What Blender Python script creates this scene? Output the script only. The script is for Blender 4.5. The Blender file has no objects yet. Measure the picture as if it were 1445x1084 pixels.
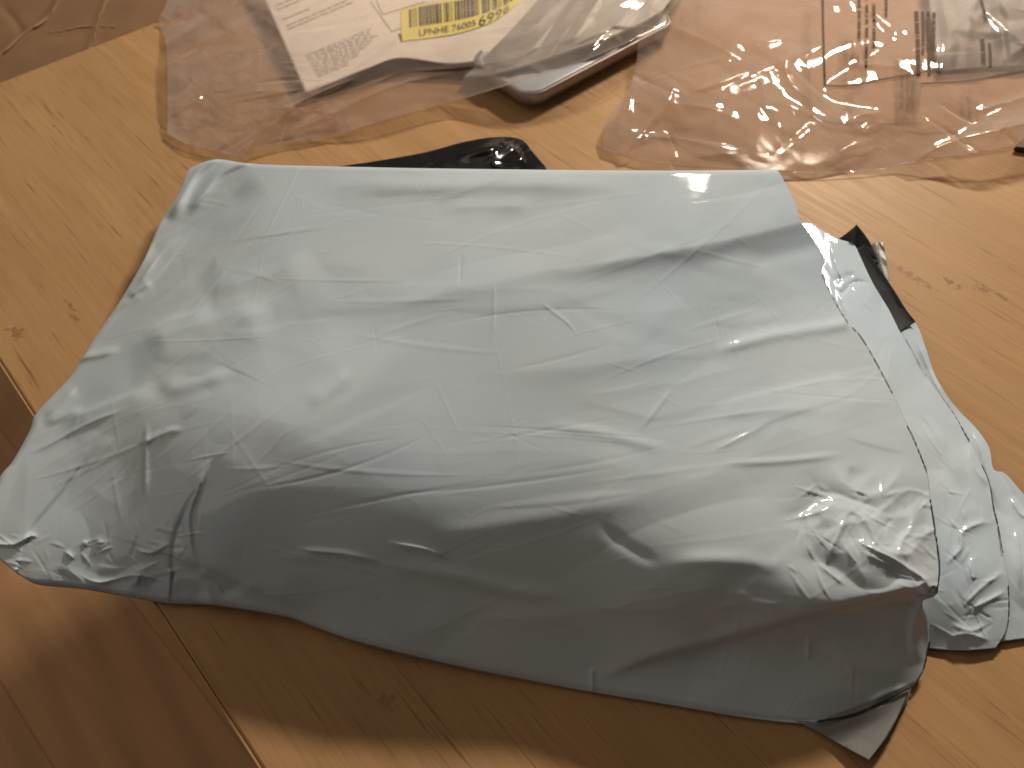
import bpy, math, random
import numpy as np
from mathutils import Vector

random.seed(7)
RS = np.random.RandomState(11)
scene = bpy.context.scene
COL = scene.collection
rad = math.radians

# ------------------------------------------------------------------ camera
CAM_H, PITCH, FPX, CX, CY = 0.40, rad(54.0), 1085.0, 722.5, 542.0
cd = bpy.data.cameras.new('camera')
cam = bpy.data.objects.new('camera', cd)
COL.objects.link(cam)
cam.location = (0, 0, CAM_H)
cam.rotation_euler = (math.pi / 2 - PITCH, 0, 0)
cd.sensor_fit = 'HORIZONTAL'
cd.sensor_width = 36.0
cd.lens = FPX / 1445.0 * 36.0
cd.clip_start, cd.clip_end = 0.01, 100.0
cd.dof.use_dof = True
cd.dof.focus_distance = 0.43
cd.dof.aperture_fstop = 9.0
scene.camera = cam

# ------------------------------------------------------------------ light
w = bpy.data.worlds.new('World')
scene.world = w
w.use_nodes = True
bg = w.node_tree.nodes['Background']
bg.inputs[0].default_value = (1.0, 0.72, 0.52, 1)
bg.inputs[1].default_value = 0.046


def bulb(loc, watts, radius):
    d = bpy.data.lights.new('ceiling_lamp_bulb', 'POINT')
    d.energy = watts
    d.color = (1.0, 0.84, 0.67)
    d.shadow_soft_size = radius
    o = bpy.data.objects.new('ceiling_lamp_bulb', d)
    o.location = loc
    COL.objects.link(o)
    return o


bulb((0.74, 1.80, 1.12), 102, 0.07)
bulb((0.90, 1.74, 1.12), 102, 0.07)
# soft light the ceiling throws back
ad = bpy.data.lights.new('ceiling_bounce', 'AREA')
ad.shape = 'RECTANGLE'
ad.size, ad.size_y = 2.6, 2.2
ad.energy = 3.0
ad.color = (1.0, 0.86, 0.72)
ao = bpy.data.objects.new('ceiling_bounce', ad)
ao.location = (0.1, 1.5, 2.0)
ao.rotation_euler = (rad(-32), 0, 0)
COL.objects.link(ao)

sd = bpy.data.lights.new('left_fill', 'AREA')  # broad fill light added on the left to lift the floor and bag
sd.shape = 'RECTANGLE'
sd.size, sd.size_y = 4.5, 3.6
sd.energy = 33.0
sd.color = (1.0, 0.80, 0.60)
so = bpy.data.objects.new('left_fill', sd)
so.location = (-2.7, 0.9, 2.2)
so.rotation_euler = (Vector((-0.5, 0.4, -0.5)) - Vector(so.location)).to_track_quat('-Z', 'Y').to_euler()
COL.objects.link(so)

scene.view_settings.view_transform = 'Standard'
scene.view_settings.look = 'None'
scene.view_settings.exposure = 0.0
scene.view_settings.gamma = 1.0
scene.cycles.max_bounces = 10
scene.cycles.transparent_max_bounces = 24
scene.cycles.sample_clamp_indirect = 4.0

# ------------------------------------------------------------------ ray helpers
SP, CP = math.sin(PITCH), math.cos(PITCH)


def P(px, py, z):
    """point of the world at height z that stands at pixel (px, py) of the photo"""
    px = np.asarray(px, float); py = np.asarray(py, float); z = np.asarray(z, float)
    a = px - CX
    b = -(py - CY)
    dx = a
    dy = FPX * CP + b * SP
    dz = -FPX * SP + b * CP
    t = (z - CAM_H) / dz
    return np.stack([dx * t, dy * t, CAM_H + dz * t], axis=-1)


def Pv(px, py, z):
    return Vector(P(px, py, z).tolist())


# ------------------------------------------------------------------ numeric helpers
def tps(pts):
    """thin plate spline through (x, y, value)"""
    pts = np.array(pts, float)
    xy = pts[:, :2] / 500.0
    v = pts[:, 2]
    n = len(v)

    def U(r2):
        return np.where(r2 > 1e-12, r2 * np.log(r2 + 1e-12), 0.0)
    d2 = ((xy[:, None] - xy[None]) ** 2).sum(-1)
    A = np.zeros((n + 3, n + 3))
    A[:n, :n] = U(d2) + np.eye(n) * 0.004
    A[:n, n] = 1
    A[:n, n + 1:] = xy
    A[n, :n] = 1
    A[n + 1:, :n] = xy.T
    b = np.zeros(n + 3)
    b[:n] = v
    sol = np.linalg.solve(A, b)

    def f(x, y):
        q = np.stack([np.asarray(x, float), np.asarray(y, float)], -1) / 500.0
        out = sol[n] + q[..., 0] * sol[n + 1] + q[..., 1] * sol[n + 2]
        for i in range(n):
            out = out + sol[i] * U((q[..., 0] - xy[i, 0]) ** 2 + (q[..., 1] - xy[i, 1]) ** 2)
        return out
    return f


def vnoise(x, y, seed):
    rs = np.random.RandomState(seed)
    G = rs.rand(64, 64) * 2 - 1
    xi = np.floor(x).astype(int); yi = np.floor(y).astype(int)
    fx = x - xi; fy = y - yi
    fx = fx * fx * fx * (fx * (fx * 6 - 15) + 10)
    fy = fy * fy * fy * (fy * (fy * 6 - 15) + 10)
    g = lambda i, j: G[(xi + i) % 64, (yi + j) % 64]
    return (g(0, 0) * (1 - fx) + g(1, 0) * fx) * (1 - fy) + (g(0, 1) * (1 - fx) + g(1, 1) * fx) * fy


def rnoise(x, y, scale, ang, stretch, seed):
    c, s = math.cos(ang), math.sin(ang)
    u = (x * c + y * s) / (scale * stretch)
    v = (-x * s + y * c) / scale
    return vnoise(u + 31.7, v + 17.3, seed)


def resample(pts, n, smooth=True):
    p = np.array(pts, float)
    seg = np.sqrt(((p[1:] - p[:-1]) ** 2).sum(1))
    t = np.concatenate([[0], np.cumsum(seg)])
    q = np.linspace(0, t[-1], n)
    return np.stack([np.interp(q, t, p[:, k]) for k in range(p.shape[1])], -1)


def catmull(pts, per=8):
    p = [np.array(a, float) for a in pts]
    p = [2 * p[0] - p[1]] + p + [2 * p[-1] - p[-2]]
    out = []
    for i in range(1, len(p) - 2):
        for k in range(per):
            t = k / per
            a, b, c, d = p[i - 1], p[i], p[i + 1], p[i + 2]
            out.append(0.5 * ((2 * b) + (-a + c) * t + (2 * a - 5 * b + 4 * c - d) * t * t + (-a + 3 * b - 3 * c + d) * t ** 3))
    out.append(p[-2])
    return np.array(out)


def coons(top, right, bottom, left, nu, nv, sharp=False):
    """top and bottom run left to right, left and right run top to bottom"""
    f = (lambda a: np.array(a, float)) if sharp else (lambda a: catmull(a, 6))
    T, B = resample(f(top), nu), resample(f(bottom), nu)
    L, R = resample(f(left), nv), resample(f(right), nv)
    u = np.linspace(0, 1, nu)[None, :, None]
    v = np.linspace(0, 1, nv)[:, None, None]
    S = (1 - v) * T[None] + v * B[None] + (1 - u) * L[:, None] + u * R[:, None]
    S = S - ((1 - u) * (1 - v) * T[0] + u * (1 - v) * T[-1] + (1 - u) * v * B[0] + u * v * B[-1])
    return S[..., 0], S[..., 1]


def poly_dist(X, Y, pts):
    """signed distance and running parameter (0..1) to a polyline; positive on the left side in image space"""
    p = np.array(pts, float)
    seg = np.sqrt(((p[1:] - p[:-1]) ** 2).sum(1))
    tot = seg.sum()
    best = np.full(X.shape, 1e9); bs = np.zeros(X.shape); bt = np.zeros(X.shape)
    acc = 0.0
    for i in range(len(p) - 1):
        d = (p[i + 1] - p[i]) / max(seg[i], 1e-6)
        rx, ry = X - p[i, 0], Y - p[i, 1]
        s = rx * d[0] + ry * d[1]
        sc = np.clip(s, 0, seg[i])
        ex, ey = rx - sc * d[0], ry - sc * d[1]
        dd = np.sqrt(ex * ex + ey * ey)
        sg = np.where(rx * d[1] - ry * d[0] >= 0, 1.0, -1.0)
        m = dd < best
        best = np.where(m, dd, best)
        bs = np.where(m, sg, bs)
        bt = np.where(m, (acc + sc) / tot, bt)
        acc += seg[i]
    return best * bs, bt


def crease(Z, X, Y, pts, w, h, kind='ridge', L=60, ends=(0, 0)):
    """adds one fold to height field Z (metres); w and L in photo pixels, h in mm"""
    pts = catmull(pts, 16)
    reach = max(w * 10, L * {'step': 8, 'saw': 4.5}.get(kind, 0))
    m = (X > pts[:, 0].min() - reach) & (X < pts[:, 0].max() + reach) & (Y > pts[:, 1].min() - reach) & (Y < pts[:, 1].max() + reach)
    if not m.any():
        return
    x, y = X[m], Y[m]
    s, t = poly_dist(x, y, pts)
    e0 = 1.0 if ends[0] else np.clip(t / 0.3, 0, 1)
    e1 = 1.0 if ends[1] else np.clip((1 - t) / 0.3, 0, 1)
    tap = (e0 * e0 * (3 - 2 * e0) if not ends[0] else 1.0) * (e1 * e1 * (3 - 2 * e1) if not ends[1] else 1.0)
    d = np.abs(s)
    if kind == 'ridge':
        f = np.exp(-(d / w) ** 2)
    elif kind == 'sharp':
        f = np.exp(-d / w)
    elif kind == 'step':      # high on the positive side, sinks back over L
        f = 1 / (1 + np.exp(-np.clip(s / w, -30, 30))) * np.exp(-np.clip(s, 0, None) / L)
    elif kind == 'saw':       # crest on the line: slow slope on the positive side, quick fall on the other
        f = np.where(s > 0, np.exp(-(d / L) ** 1.5), np.exp(-(d / (w * 1.6)) ** 1.5))
    Z[m] += h * 0.001 * f * tap


def crumple(Z, X, Y, n, seed, amp, length, width, ang, spread, region=None, sharp=True):
    rs = np.random.RandomState(seed)
    x0, x1, y0, y1 = region if region else (X.min(), X.max(), Y.min(), Y.max())
    for _ in range(n):
        cx, cy = rs.uniform(x0, x1), rs.uniform(y0, y1)
        a = ang + rs.normal() * spread
        Ln = length * rs.uniform(0.4, 1.6); W = width * rs.uniform(0.4, 1.7)
        h = amp * rs.uniform(0.25, 1.0) * rs.choice([-1, 1, 1]) * 0.001
        R = Ln * 0.5 + W
        m = (np.abs(X - cx) < R) & (np.abs(Y - cy) < R)
        if not m.any():
            continue
        x, y = X[m] - cx, Y[m] - cy
        k = rs.normal() * 0.10 / Ln
        s = x * math.cos(a) + y * math.sin(a)
        t = -x * math.sin(a) + y * math.cos(a) + k * s * s
        along = np.clip(1 - (2 * s / Ln) ** 2, 0, 1)
        r1, r2 = W * rs.uniform(0.25, 1), W
        q = np.where(t > 0, t / r1, -t / r2)
        ac = np.clip(1 - q / (0.25 + 0.75 * along), 0, 1)
        if not sharp:
            ac = ac * ac * (3 - 2 * ac)
        Z[m] += h * ac * along


def tnoise(x, y, scale, ang, stretch, seed, warp=0.45):
    '''flat facets meeting in crisp creases, as crumpled film has them (-1..1)'''
    c, s = math.cos(ang), math.sin(ang)
    u = (x * c + y * s) / (scale * stretch)
    v = (-x * s + y * c) / scale
    wu = warp * vnoise(u * 0.9 + 5.1, v * 0.9 + 9.2, seed + 50)
    wv = warp * vnoise(u * 0.9 + 25.1, v * 0.9 + 3.2, seed + 51)
    u, v = u + wu, v + wv
    k = (u + v) * 0.36602540378
    a, b = u + k + 200, v + k + 200
    i, j = np.floor(a).astype(int), np.floor(b).astype(int)
    fa, fb = a - i, b - j
    rs = np.random.RandomState(seed)
    G = rs.rand(64, 64) * 2 - 1
    g = lambda p, q: G[(i + p) % 64, (j + q) % 64]
    lo = g(0, 0) * (1 - fa) + g(1, 0) * (fa - fb) + g(1, 1) * fb
    hi = g(0, 0) * (1 - fb) + g(0, 1) * (fb - fa) + g(1, 1) * fa
    return np.where(fa >= fb, lo, hi)


def zone(X, Y, cx, cy, rx, ry, soft=0.35):
    d = np.sqrt(((X - cx) / rx) ** 2 + ((Y - cy) / ry) ** 2)
    t = np.clip((1 + soft - d) / (2 * soft), 0, 1)
    return t * t * (3 - 2 * t)


# ------------------------------------------------------------------ object helpers
def tag(o, label, cat, group=None):
    o['label'] = label; o['category'] = cat
    if group:
        o['group'] = group
    return o


def empty(name, loc=(0, 0, 0), rz=0.0):
    o = bpy.data.objects.new(name, None)
    o.location = loc; o.rotation_euler = (0, 0, rz)
    o.empty_display_size = 0.02
    COL.objects.link(o)
    return o


def mesh_obj(name, verts, faces, mat, parent=None, smooth=True, mats=None, fmat=None):
    me = bpy.data.meshes.new(name)
    verts = np.asarray(verts, np.float32).reshape(-1, 3)
    if parent is not None:
        verts = verts - np.array(parent.location, np.float32)
    if isinstance(faces, np.ndarray):
        nf, k = faces.shape
        me.vertices.add(len(verts)); me.vertices.foreach_set('co', verts.ravel())
        me.loops.add(nf * k); me.loops.foreach_set('vertex_index', faces.astype(np.int32).ravel())
        me.polygons.add(nf)
        me.polygons.foreach_set('loop_start', np.arange(nf, dtype=np.int32) * k)
        me.polygons.foreach_set('loop_total', np.full(nf, k, np.int32))
        me.update(calc_edges=True)
    else:
        me.from_pydata([tuple(map(float, v)) for v in verts], [], faces)
    me.materials.append(mat)
    for m in mats or []:
        me.materials.append(m)
    if fmat is not None:
        me.polygons.foreach_set('material_index', np.asarray(fmat, np.int32))
    if smooth:
        me.polygons.foreach_set('use_smooth', np.ones(len(me.polygons), bool))
    me.validate()
    o = bpy.data.objects.new(name, me)
    COL.objects.link(o)
    if parent is not None:
        o.parent = parent
    return o


def grid_faces(nv, nu, off=0, flip=False):
    i = np.arange(nv * nu).reshape(nv, nu) + off
    a, b, c, d = i[:-1, :-1], i[:-1, 1:], i[1:, 1:], i[1:, :-1]
    f = np.stack([a, d, c, b], -1) if not flip else np.stack([a, b, c, d], -1)
    return f.reshape(-1, 4)


def sheet(name, V, mat, parent=None, thick=0.0, mat_under=None, mat_edge=None):
    """V: (nv, nu, 3) grid; with a thickness it becomes a closed film"""
    nv, nu = V.shape[:2]
    top = V.reshape(-1, 3)
    F = grid_faces(nv, nu)
    if not thick:
        return mesh_obj(name, top, F, mat, parent)
    bot = top.copy(); bot[:, 2] -= thick
    N = nv * nu
    F2 = grid_faces(nv, nu, N, True)
    idx = np.arange(N).reshape(nv, nu)
    ring = np.concatenate([idx[0, :-1], idx[:-1, -1], idx[-1, :0:-1], idx[:0:-1, 0]])
    nxt = np.roll(ring, -1)
    F3 = np.stack([ring, nxt, nxt + N, ring + N], -1)
    faces = np.concatenate([F, F2, F3])
    fm = np.concatenate([np.zeros(len(F)), np.full(len(F2), 1), np.full(len(F3), 2)])
    return mesh_obj(name, np.concatenate([top, bot]), faces, mat, parent,
                    mats=[mat_under or mat, mat_edge or mat_under or mat], fmat=fm)


def tube(name, pts, radii, mat, parent=None, k=6):
    p = np.array(pts, float)
    n = len(p)
    T = np.gradient(p, axis=0)
    T /= np.linalg.norm(T, axis=1)[:, None] + 1e-9
    up = np.array([0, 0, 1.0])
    S = np.cross(T, up); S /= np.linalg.norm(S, axis=1)[:, None] + 1e-9
    Q = np.cross(S, T)
    a = np.linspace(0, 2 * math.pi, k, endpoint=False)
    r = np.broadcast_to(np.asarray(radii, float), (n,))
    V = p[:, None] + r[:, None, None] * (np.cos(a)[None, :, None] * S[:, None] + np.sin(a)[None, :, None] * Q[:, None])
    idx = np.arange(n * k).reshape(n, k)
    f = np.stack([idx[:-1], np.roll(idx, -1, 1)[:-1], np.roll(idx, -1, 1)[1:], idx[1:]], -1).reshape(-1, 4)
    return mesh_obj(name, V.reshape(-1, 3), f, mat, parent)


def box_verts(x0, x1, y0, y1, z0, z1):
    v = [(x0, y0, z0), (x1, y0, z0), (x1, y1, z0), (x0, y1, z0), (x0, y0, z1), (x1, y0, z1), (x1, y1, z1), (x0, y1, z1)]
    f = [(0, 3, 2, 1), (4, 5, 6, 7), (0, 1, 5, 4), (1, 2, 6, 5), (2, 3, 7, 6), (3, 0, 4, 7)]
    return v, f


# ------------------------------------------------------------------ materials
def new_mat(name):
    m = bpy.data.materials.new(name)
    m.use_nodes = True
    nt = m.node_tree
    b = nt.nodes['Principled BSDF']
    return m, nt, b


def N(nt, t, **kw):
    n = nt.nodes.new(t)
    for k, v in kw.items():
        if k.startswith('i_'):
            key = k[2:]
            key = int(key) if key.isdigit() else key
            n.inputs[key].default_value = v
        else:
            setattr(n, k, v)
    return n


def ramp(nt, stops, src, interp='LINEAR'):
    r = nt.nodes.new('ShaderNodeValToRGB')
    r.color_ramp.interpolation = interp
    while len(r.color_ramp.elements) > 1:
        r.color_ramp.elements.remove(r.color_ramp.elements[-1])
    r.color_ramp.elements[0].position = stops[0][0]; r.color_ramp.elements[0].color = stops[0][1]
    for p_, c_ in stops[1:]:
        e = r.color_ramp.elements.new(p_); e.color = c_
    nt.links.new(src, r.inputs[0])
    return r


def g4(v):
    return (v, v, v, 1)


def mixc(nt, mode, a, b, fac=1.0):
    m = nt.nodes.new('ShaderNodeMix'); m.data_type = 'RGBA'; m.blend_type = mode
    for sock, val in ((m.inputs[0], fac), (m.inputs[6], a), (m.inputs[7], b)):
        if hasattr(val, 'is_linked') or isinstance(val, bpy.types.NodeSocket):
            nt.links.new(val, sock)
        else:
            sock.default_value = val
    return m.outputs[2]


def wood_mat(name, light, dark, pore, su, sv, rough=0.42, marks=None, cath=0.0, pore_amt=0.75):
    """grain runs along object X"""
    m, nt, b = new_mat(name)
    L = nt.links
    tc = N(nt, 'ShaderNodeTexCoord')
    oi = N(nt, 'ShaderNodeObjectInfo')
    add = N(nt, 'ShaderNodeVectorMath', operation='MULTIPLY_ADD')
    L.new(oi.outputs['Random'], add.inputs[0]); add.inputs[1].default_value = (7.3, 3.1, 5.7)
    L.new(tc.outputs['Object'], add.inputs[2])
    vec = add.outputs[0]

    def noise(sx, sy, det=4, dist=0.0, rg=0.55):
        mp = N(nt, 'ShaderNodeMapping'); mp.inputs['Scale'].default_value = (sx, sy, 1)
        L.new(vec, mp.inputs[0])
        n = N(nt, 'ShaderNodeTexNoise'); n.inputs['Scale'].default_value = 1
        n.inputs['Detail'].default_value = det; n.inputs['Distortion'].default_value = dist
        n.inputs['Roughness'].default_value = rg
        L.new(mp.outputs[0], n.inputs['Vector'])
        return n.outputs['Fac']
    broad = noise(su * 0.4, sv * 0.1, 3, 0.6)
    fine = noise(su * 1.0, sv * 1.0, 5, 0.3)
    r1 = ramp(nt, [(0.30, (*dark, 1)), (0.68, (*light, 1))], fine)
    r2 = ramp(nt, [(0.32, g4(0.90)), (0.66, g4(1.04))], broad)
    c = mixc(nt, 'MULTIPLY', r1.outputs[0], r2.outputs[0])
    if cath:
        mp = N(nt, 'ShaderNodeMapping'); mp.inputs['Scale'].default_value = (0.7, 3.2, 1)
        L.new(vec, mp.inputs[0])
        wv = N(nt, 'ShaderNodeTexWave', wave_type='RINGS', rings_direction='Z')
        wv.inputs['Scale'].default_value = 1.7; wv.inputs['Distortion'].default_value = 5.0
        wv.inputs['Detail'].default_value = 3; wv.inputs['Detail Scale'].default_value = 1.2
        L.new(mp.outputs[0], wv.inputs['Vector'])
        r3 = ramp(nt, [(0.0, g4(1 - cath)), (0.5, g4(1.0)), (1.0, g4(1.03))], wv.outputs['Fac'])
        c = mixc(nt, 'MULTIPLY', c, r3.outputs[0])
    p1 = noise(su * 1.5, sv * 2.4, 2, 0.0, 0.5)
    p2 = noise(su * 0.7, sv * 0.3, 2, 0.2)
    pr = ramp(nt, [(0.60, g4(0)), (0.70, g4(1))], p1)
    pg = ramp(nt, [(0.42, g4(0)), (0.62, g4(1))], p2)
    pm = N(nt, 'ShaderNodeMath', operation='MULTIPLY'); L.new(pr.outputs[0], pm.inputs[0]); L.new(pg.outputs[0], pm.inputs[1])
    pm2 = N(nt, 'ShaderNodeMath', operation='MULTIPLY'); L.new(pm.outputs[0], pm2.inputs[0]); pm2.inputs[1].default_value = pore_amt
    c = mixc(nt, 'MIX', c, (*pore, 1), pm2.outputs[0])
    # small knots and dark figure in the veneer
    for (mx, my, rx, ry, amt) in marks or []:
        mp = N(nt, 'ShaderNodeVectorMath', operation='SUBTRACT'); L.new(tc.outputs['Object'], mp.inputs[0]); mp.inputs[1].default_value = (mx, my, 0)
        sc = N(nt, 'ShaderNodeVectorMath', operation='MULTIPLY'); L.new(mp.outputs[0], sc.inputs[0]); sc.inputs[1].default_value = (1 / rx, 1 / ry, 0)
        ln = N(nt, 'ShaderNodeVectorMath', operation='LENGTH'); L.new(sc.outputs[0], ln.inputs[0])
        nn = N(nt, 'ShaderNodeTexNoise'); nn.inputs['Scale'].default_value = 260; nn.inputs['Detail'].default_value = 3
        L.new(tc.outputs['Object'], nn.inputs['Vector'])
        ad_ = N(nt, 'ShaderNodeMath', operation='MULTIPLY_ADD'); L.new(nn.outputs['Fac'], ad_.inputs[0]); ad_.inputs[1].default_value = 2.6
        L.new(ln.outputs['Value'], ad_.inputs[2])
        rr = ramp(nt, [(0.62, g4(amt)), (1.0, g4(0))], ad_.outputs[0])
        sub = N(nt, 'ShaderNodeMath', operation='SUBTRACT'); L.new(ad_.outputs[0], sub.inputs[0]); sub.inputs[1].default_value = 0.85
        L.new(sub.outputs[0], rr.inputs[0])
        c = mixc(nt, 'MIX', c, (*pore, 1), rr.outputs[0])
    L.new(c, b.inputs['Base Color'])
    rgh = ramp(nt, [(0.3, g4(rough - 0.05)), (0.7, g4(rough + 0.1))], fine)
    L.new(rgh.outputs[0], b.inputs['Roughness'])
    b.inputs['Specular IOR Level'].default_value = 0.12
    bm = N(nt, 'ShaderNodeBump'); bm.inputs['Strength'].default_value = 0.12; bm.inputs['Distance'].default_value = 0.0006
    L.new(p1, bm.inputs['Height']); L.new(bm.outputs[0], b.inputs['Normal'])
    return m


def poly_mat(name, col, rough=0.22, bump=1.0, trans=0.0, spec=0.5, mott=0.05):
    m, nt, b = new_mat(name)
    L = nt.links
    tc = N(nt, 'ShaderNodeTexCoord')
    n1 = N(nt, 'ShaderNodeTexNoise'); n1.inputs['Scale'].default_value = 26; n1.inputs['Detail'].default_value = 4
    L.new(tc.outputs['Object'], n1.inputs['Vector'])
    lo = tuple(c * (1 - mott) for c in col); hi = tuple(min(1, c * (1 + mott)) for c in col)
    r = ramp(nt, [(0.3, (*lo, 1)), (0.7, (*hi, 1))], n1.outputs['Fac'])
    n0 = N(nt, 'ShaderNodeTexNoise'); n0.inputs['Scale'].default_value = 7; n0.inputs['Detail'].default_value = 2
    L.new(tc.outputs['Object'], n0.inputs['Vector'])
    r0 = ramp(nt, [(0.36, (0.985, 1.0, 1.02, 1)), (0.64, (1.025, 0.99, 0.965, 1))], n0.outputs['Fac'])
    c = mixc(nt, 'MULTIPLY', r.outputs[0], r0.outputs[0])
    # tiny specks of dust
    vo = N(nt, 'ShaderNodeTexVoronoi'); vo.inputs['Scale'].default_value = 42
    L.new(tc.outputs['Object'], vo.inputs['Vector'])
    wn = N(nt, 'ShaderNodeSeparateColor'); L.new(vo.outputs['Color'], wn.inputs[0])
    near = ramp(nt, [(0.010, g4(1)), (0.020, g4(0))], vo.outputs['Distance'])
    some = ramp(nt, [(0.93, g4(0)), (0.94, g4(1))], wn.outputs[0])
    mm = N(nt, 'ShaderNodeMath', operation='MULTIPLY'); L.new(near.outputs[0], mm.inputs[0]); L.new(some.outputs[0], mm.inputs[1])
    c = mixc(nt, 'MIX', c, (0.06, 0.055, 0.05, 1), mm.outputs[0])
    out = nt.nodes['Material Output']
    nt.nodes.remove(b)
    df = N(nt, 'ShaderNodeBsdfDiffuse'); L.new(c, df.inputs['Color'])
    gl = N(nt, 'ShaderNodeBsdfGlossy', distribution='BECKMANN'); gl.inputs['Color'].default_value = (1, 1, 1, 1); gl.inputs['Roughness'].default_value = rough
    lw = N(nt, 'ShaderNodeLayerWeight'); lw.inputs['Blend'].default_value = 0.5
    pw_ = N(nt, 'ShaderNodeMath', operation='POWER'); L.new(lw.outputs['Facing'], pw_.inputs[0]); pw_.inputs[1].default_value = 5.0
    fr = N(nt, 'ShaderNodeMath', operation='MULTIPLY_ADD'); L.new(pw_.outputs[0], fr.inputs[0]); fr.inputs[1].default_value = 0.6; fr.inputs[2].default_value = 0.08 * spec
    # stretched film: fine streaks and micro creases
    mp = N(nt, 'ShaderNodeMapping'); mp.inputs['Rotation'].default_value = (0, 0, rad(-10)); mp.inputs['Scale'].default_value = (14, 60, 30)
    L.new(tc.outputs['Object'], mp.inputs[0])
    n2 = N(nt, 'ShaderNodeTexNoise'); n2.inputs['Scale'].default_value = 1; n2.inputs['Detail'].default_value = 5; n2.inputs['Distortion'].default_value = 0.7
    L.new(mp.outputs[0], n2.inputs['Vector'])
    v2 = N(nt, 'ShaderNodeTexVoronoi', feature='DISTANCE_TO_EDGE'); v2.inputs['Scale'].default_value = 34
    wob = N(nt, 'ShaderNodeTexNoise'); wob.inputs['Scale'].default_value = 18; wob.inputs['Detail'].default_value = 3
    L.new(tc.outputs['Object'], wob.inputs['Vector'])
    wa = N(nt, 'ShaderNodeVectorMath', operation='MULTIPLY_ADD'); L.new(wob.outputs['Color'], wa.inputs[0]); wa.inputs[1].default_value = (0.06, 0.06, 0.06)
    L.new(tc.outputs['Object'], wa.inputs[2]); L.new(wa.outputs[0], v2.inputs['Vector'])
    vr = ramp(nt, [(0.0, g4(1)), (0.07, g4(0))], v2.outputs['Distance'])
    msk = ramp(nt, [(0.50, g4(0)), (0.68, g4(1))], n1.outputs['Fac'])
    vm = N(nt, 'ShaderNodeMath', operation='MULTIPLY'); L.new(vr.outputs[0], vm.inputs[0]); L.new(msk.outputs[0], vm.inputs[1])
    b1 = N(nt, 'ShaderNodeBump'); b1.inputs['Strength'].default_value = 0.10 * bump; b1.inputs['Distance'].default_value = 0.0012
    L.new(n2.outputs['Fac'], b1.inputs['Height'])
    b2 = N(nt, 'ShaderNodeBump'); b2.inputs['Strength'].default_value = 0.22 * bump; b2.inputs['Distance'].default_value = 0.0004
    L.new(vm.outputs[0], b2.inputs['Height']); L.new(b1.outputs[0], b2.inputs['Normal'])
    for nd in (df, gl, lw):
        L.new(b2.outputs[0], nd.inputs['Normal'])
    base_sh = df.outputs[0]
    if trans:
        tr = N(nt, 'ShaderNodeBsdfTranslucent'); tr.inputs[0].default_value = (*col, 1)
        mx = N(nt, 'ShaderNodeMixShader'); mx.inputs[0].default_value = trans
        L.new(df.outputs[0], mx.inputs[1]); L.new(tr.outputs[0], mx.inputs[2])
        base_sh = mx.outputs[0]
    fin = N(nt, 'ShaderNodeMixShader'); L.new(fr.outputs[0], fin.inputs[0]); L.new(base_sh, fin.inputs[1]); L.new(gl.outputs[0], fin.inputs[2])
    L.new(fin.outputs[0], out.inputs[0])
    return m


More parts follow.
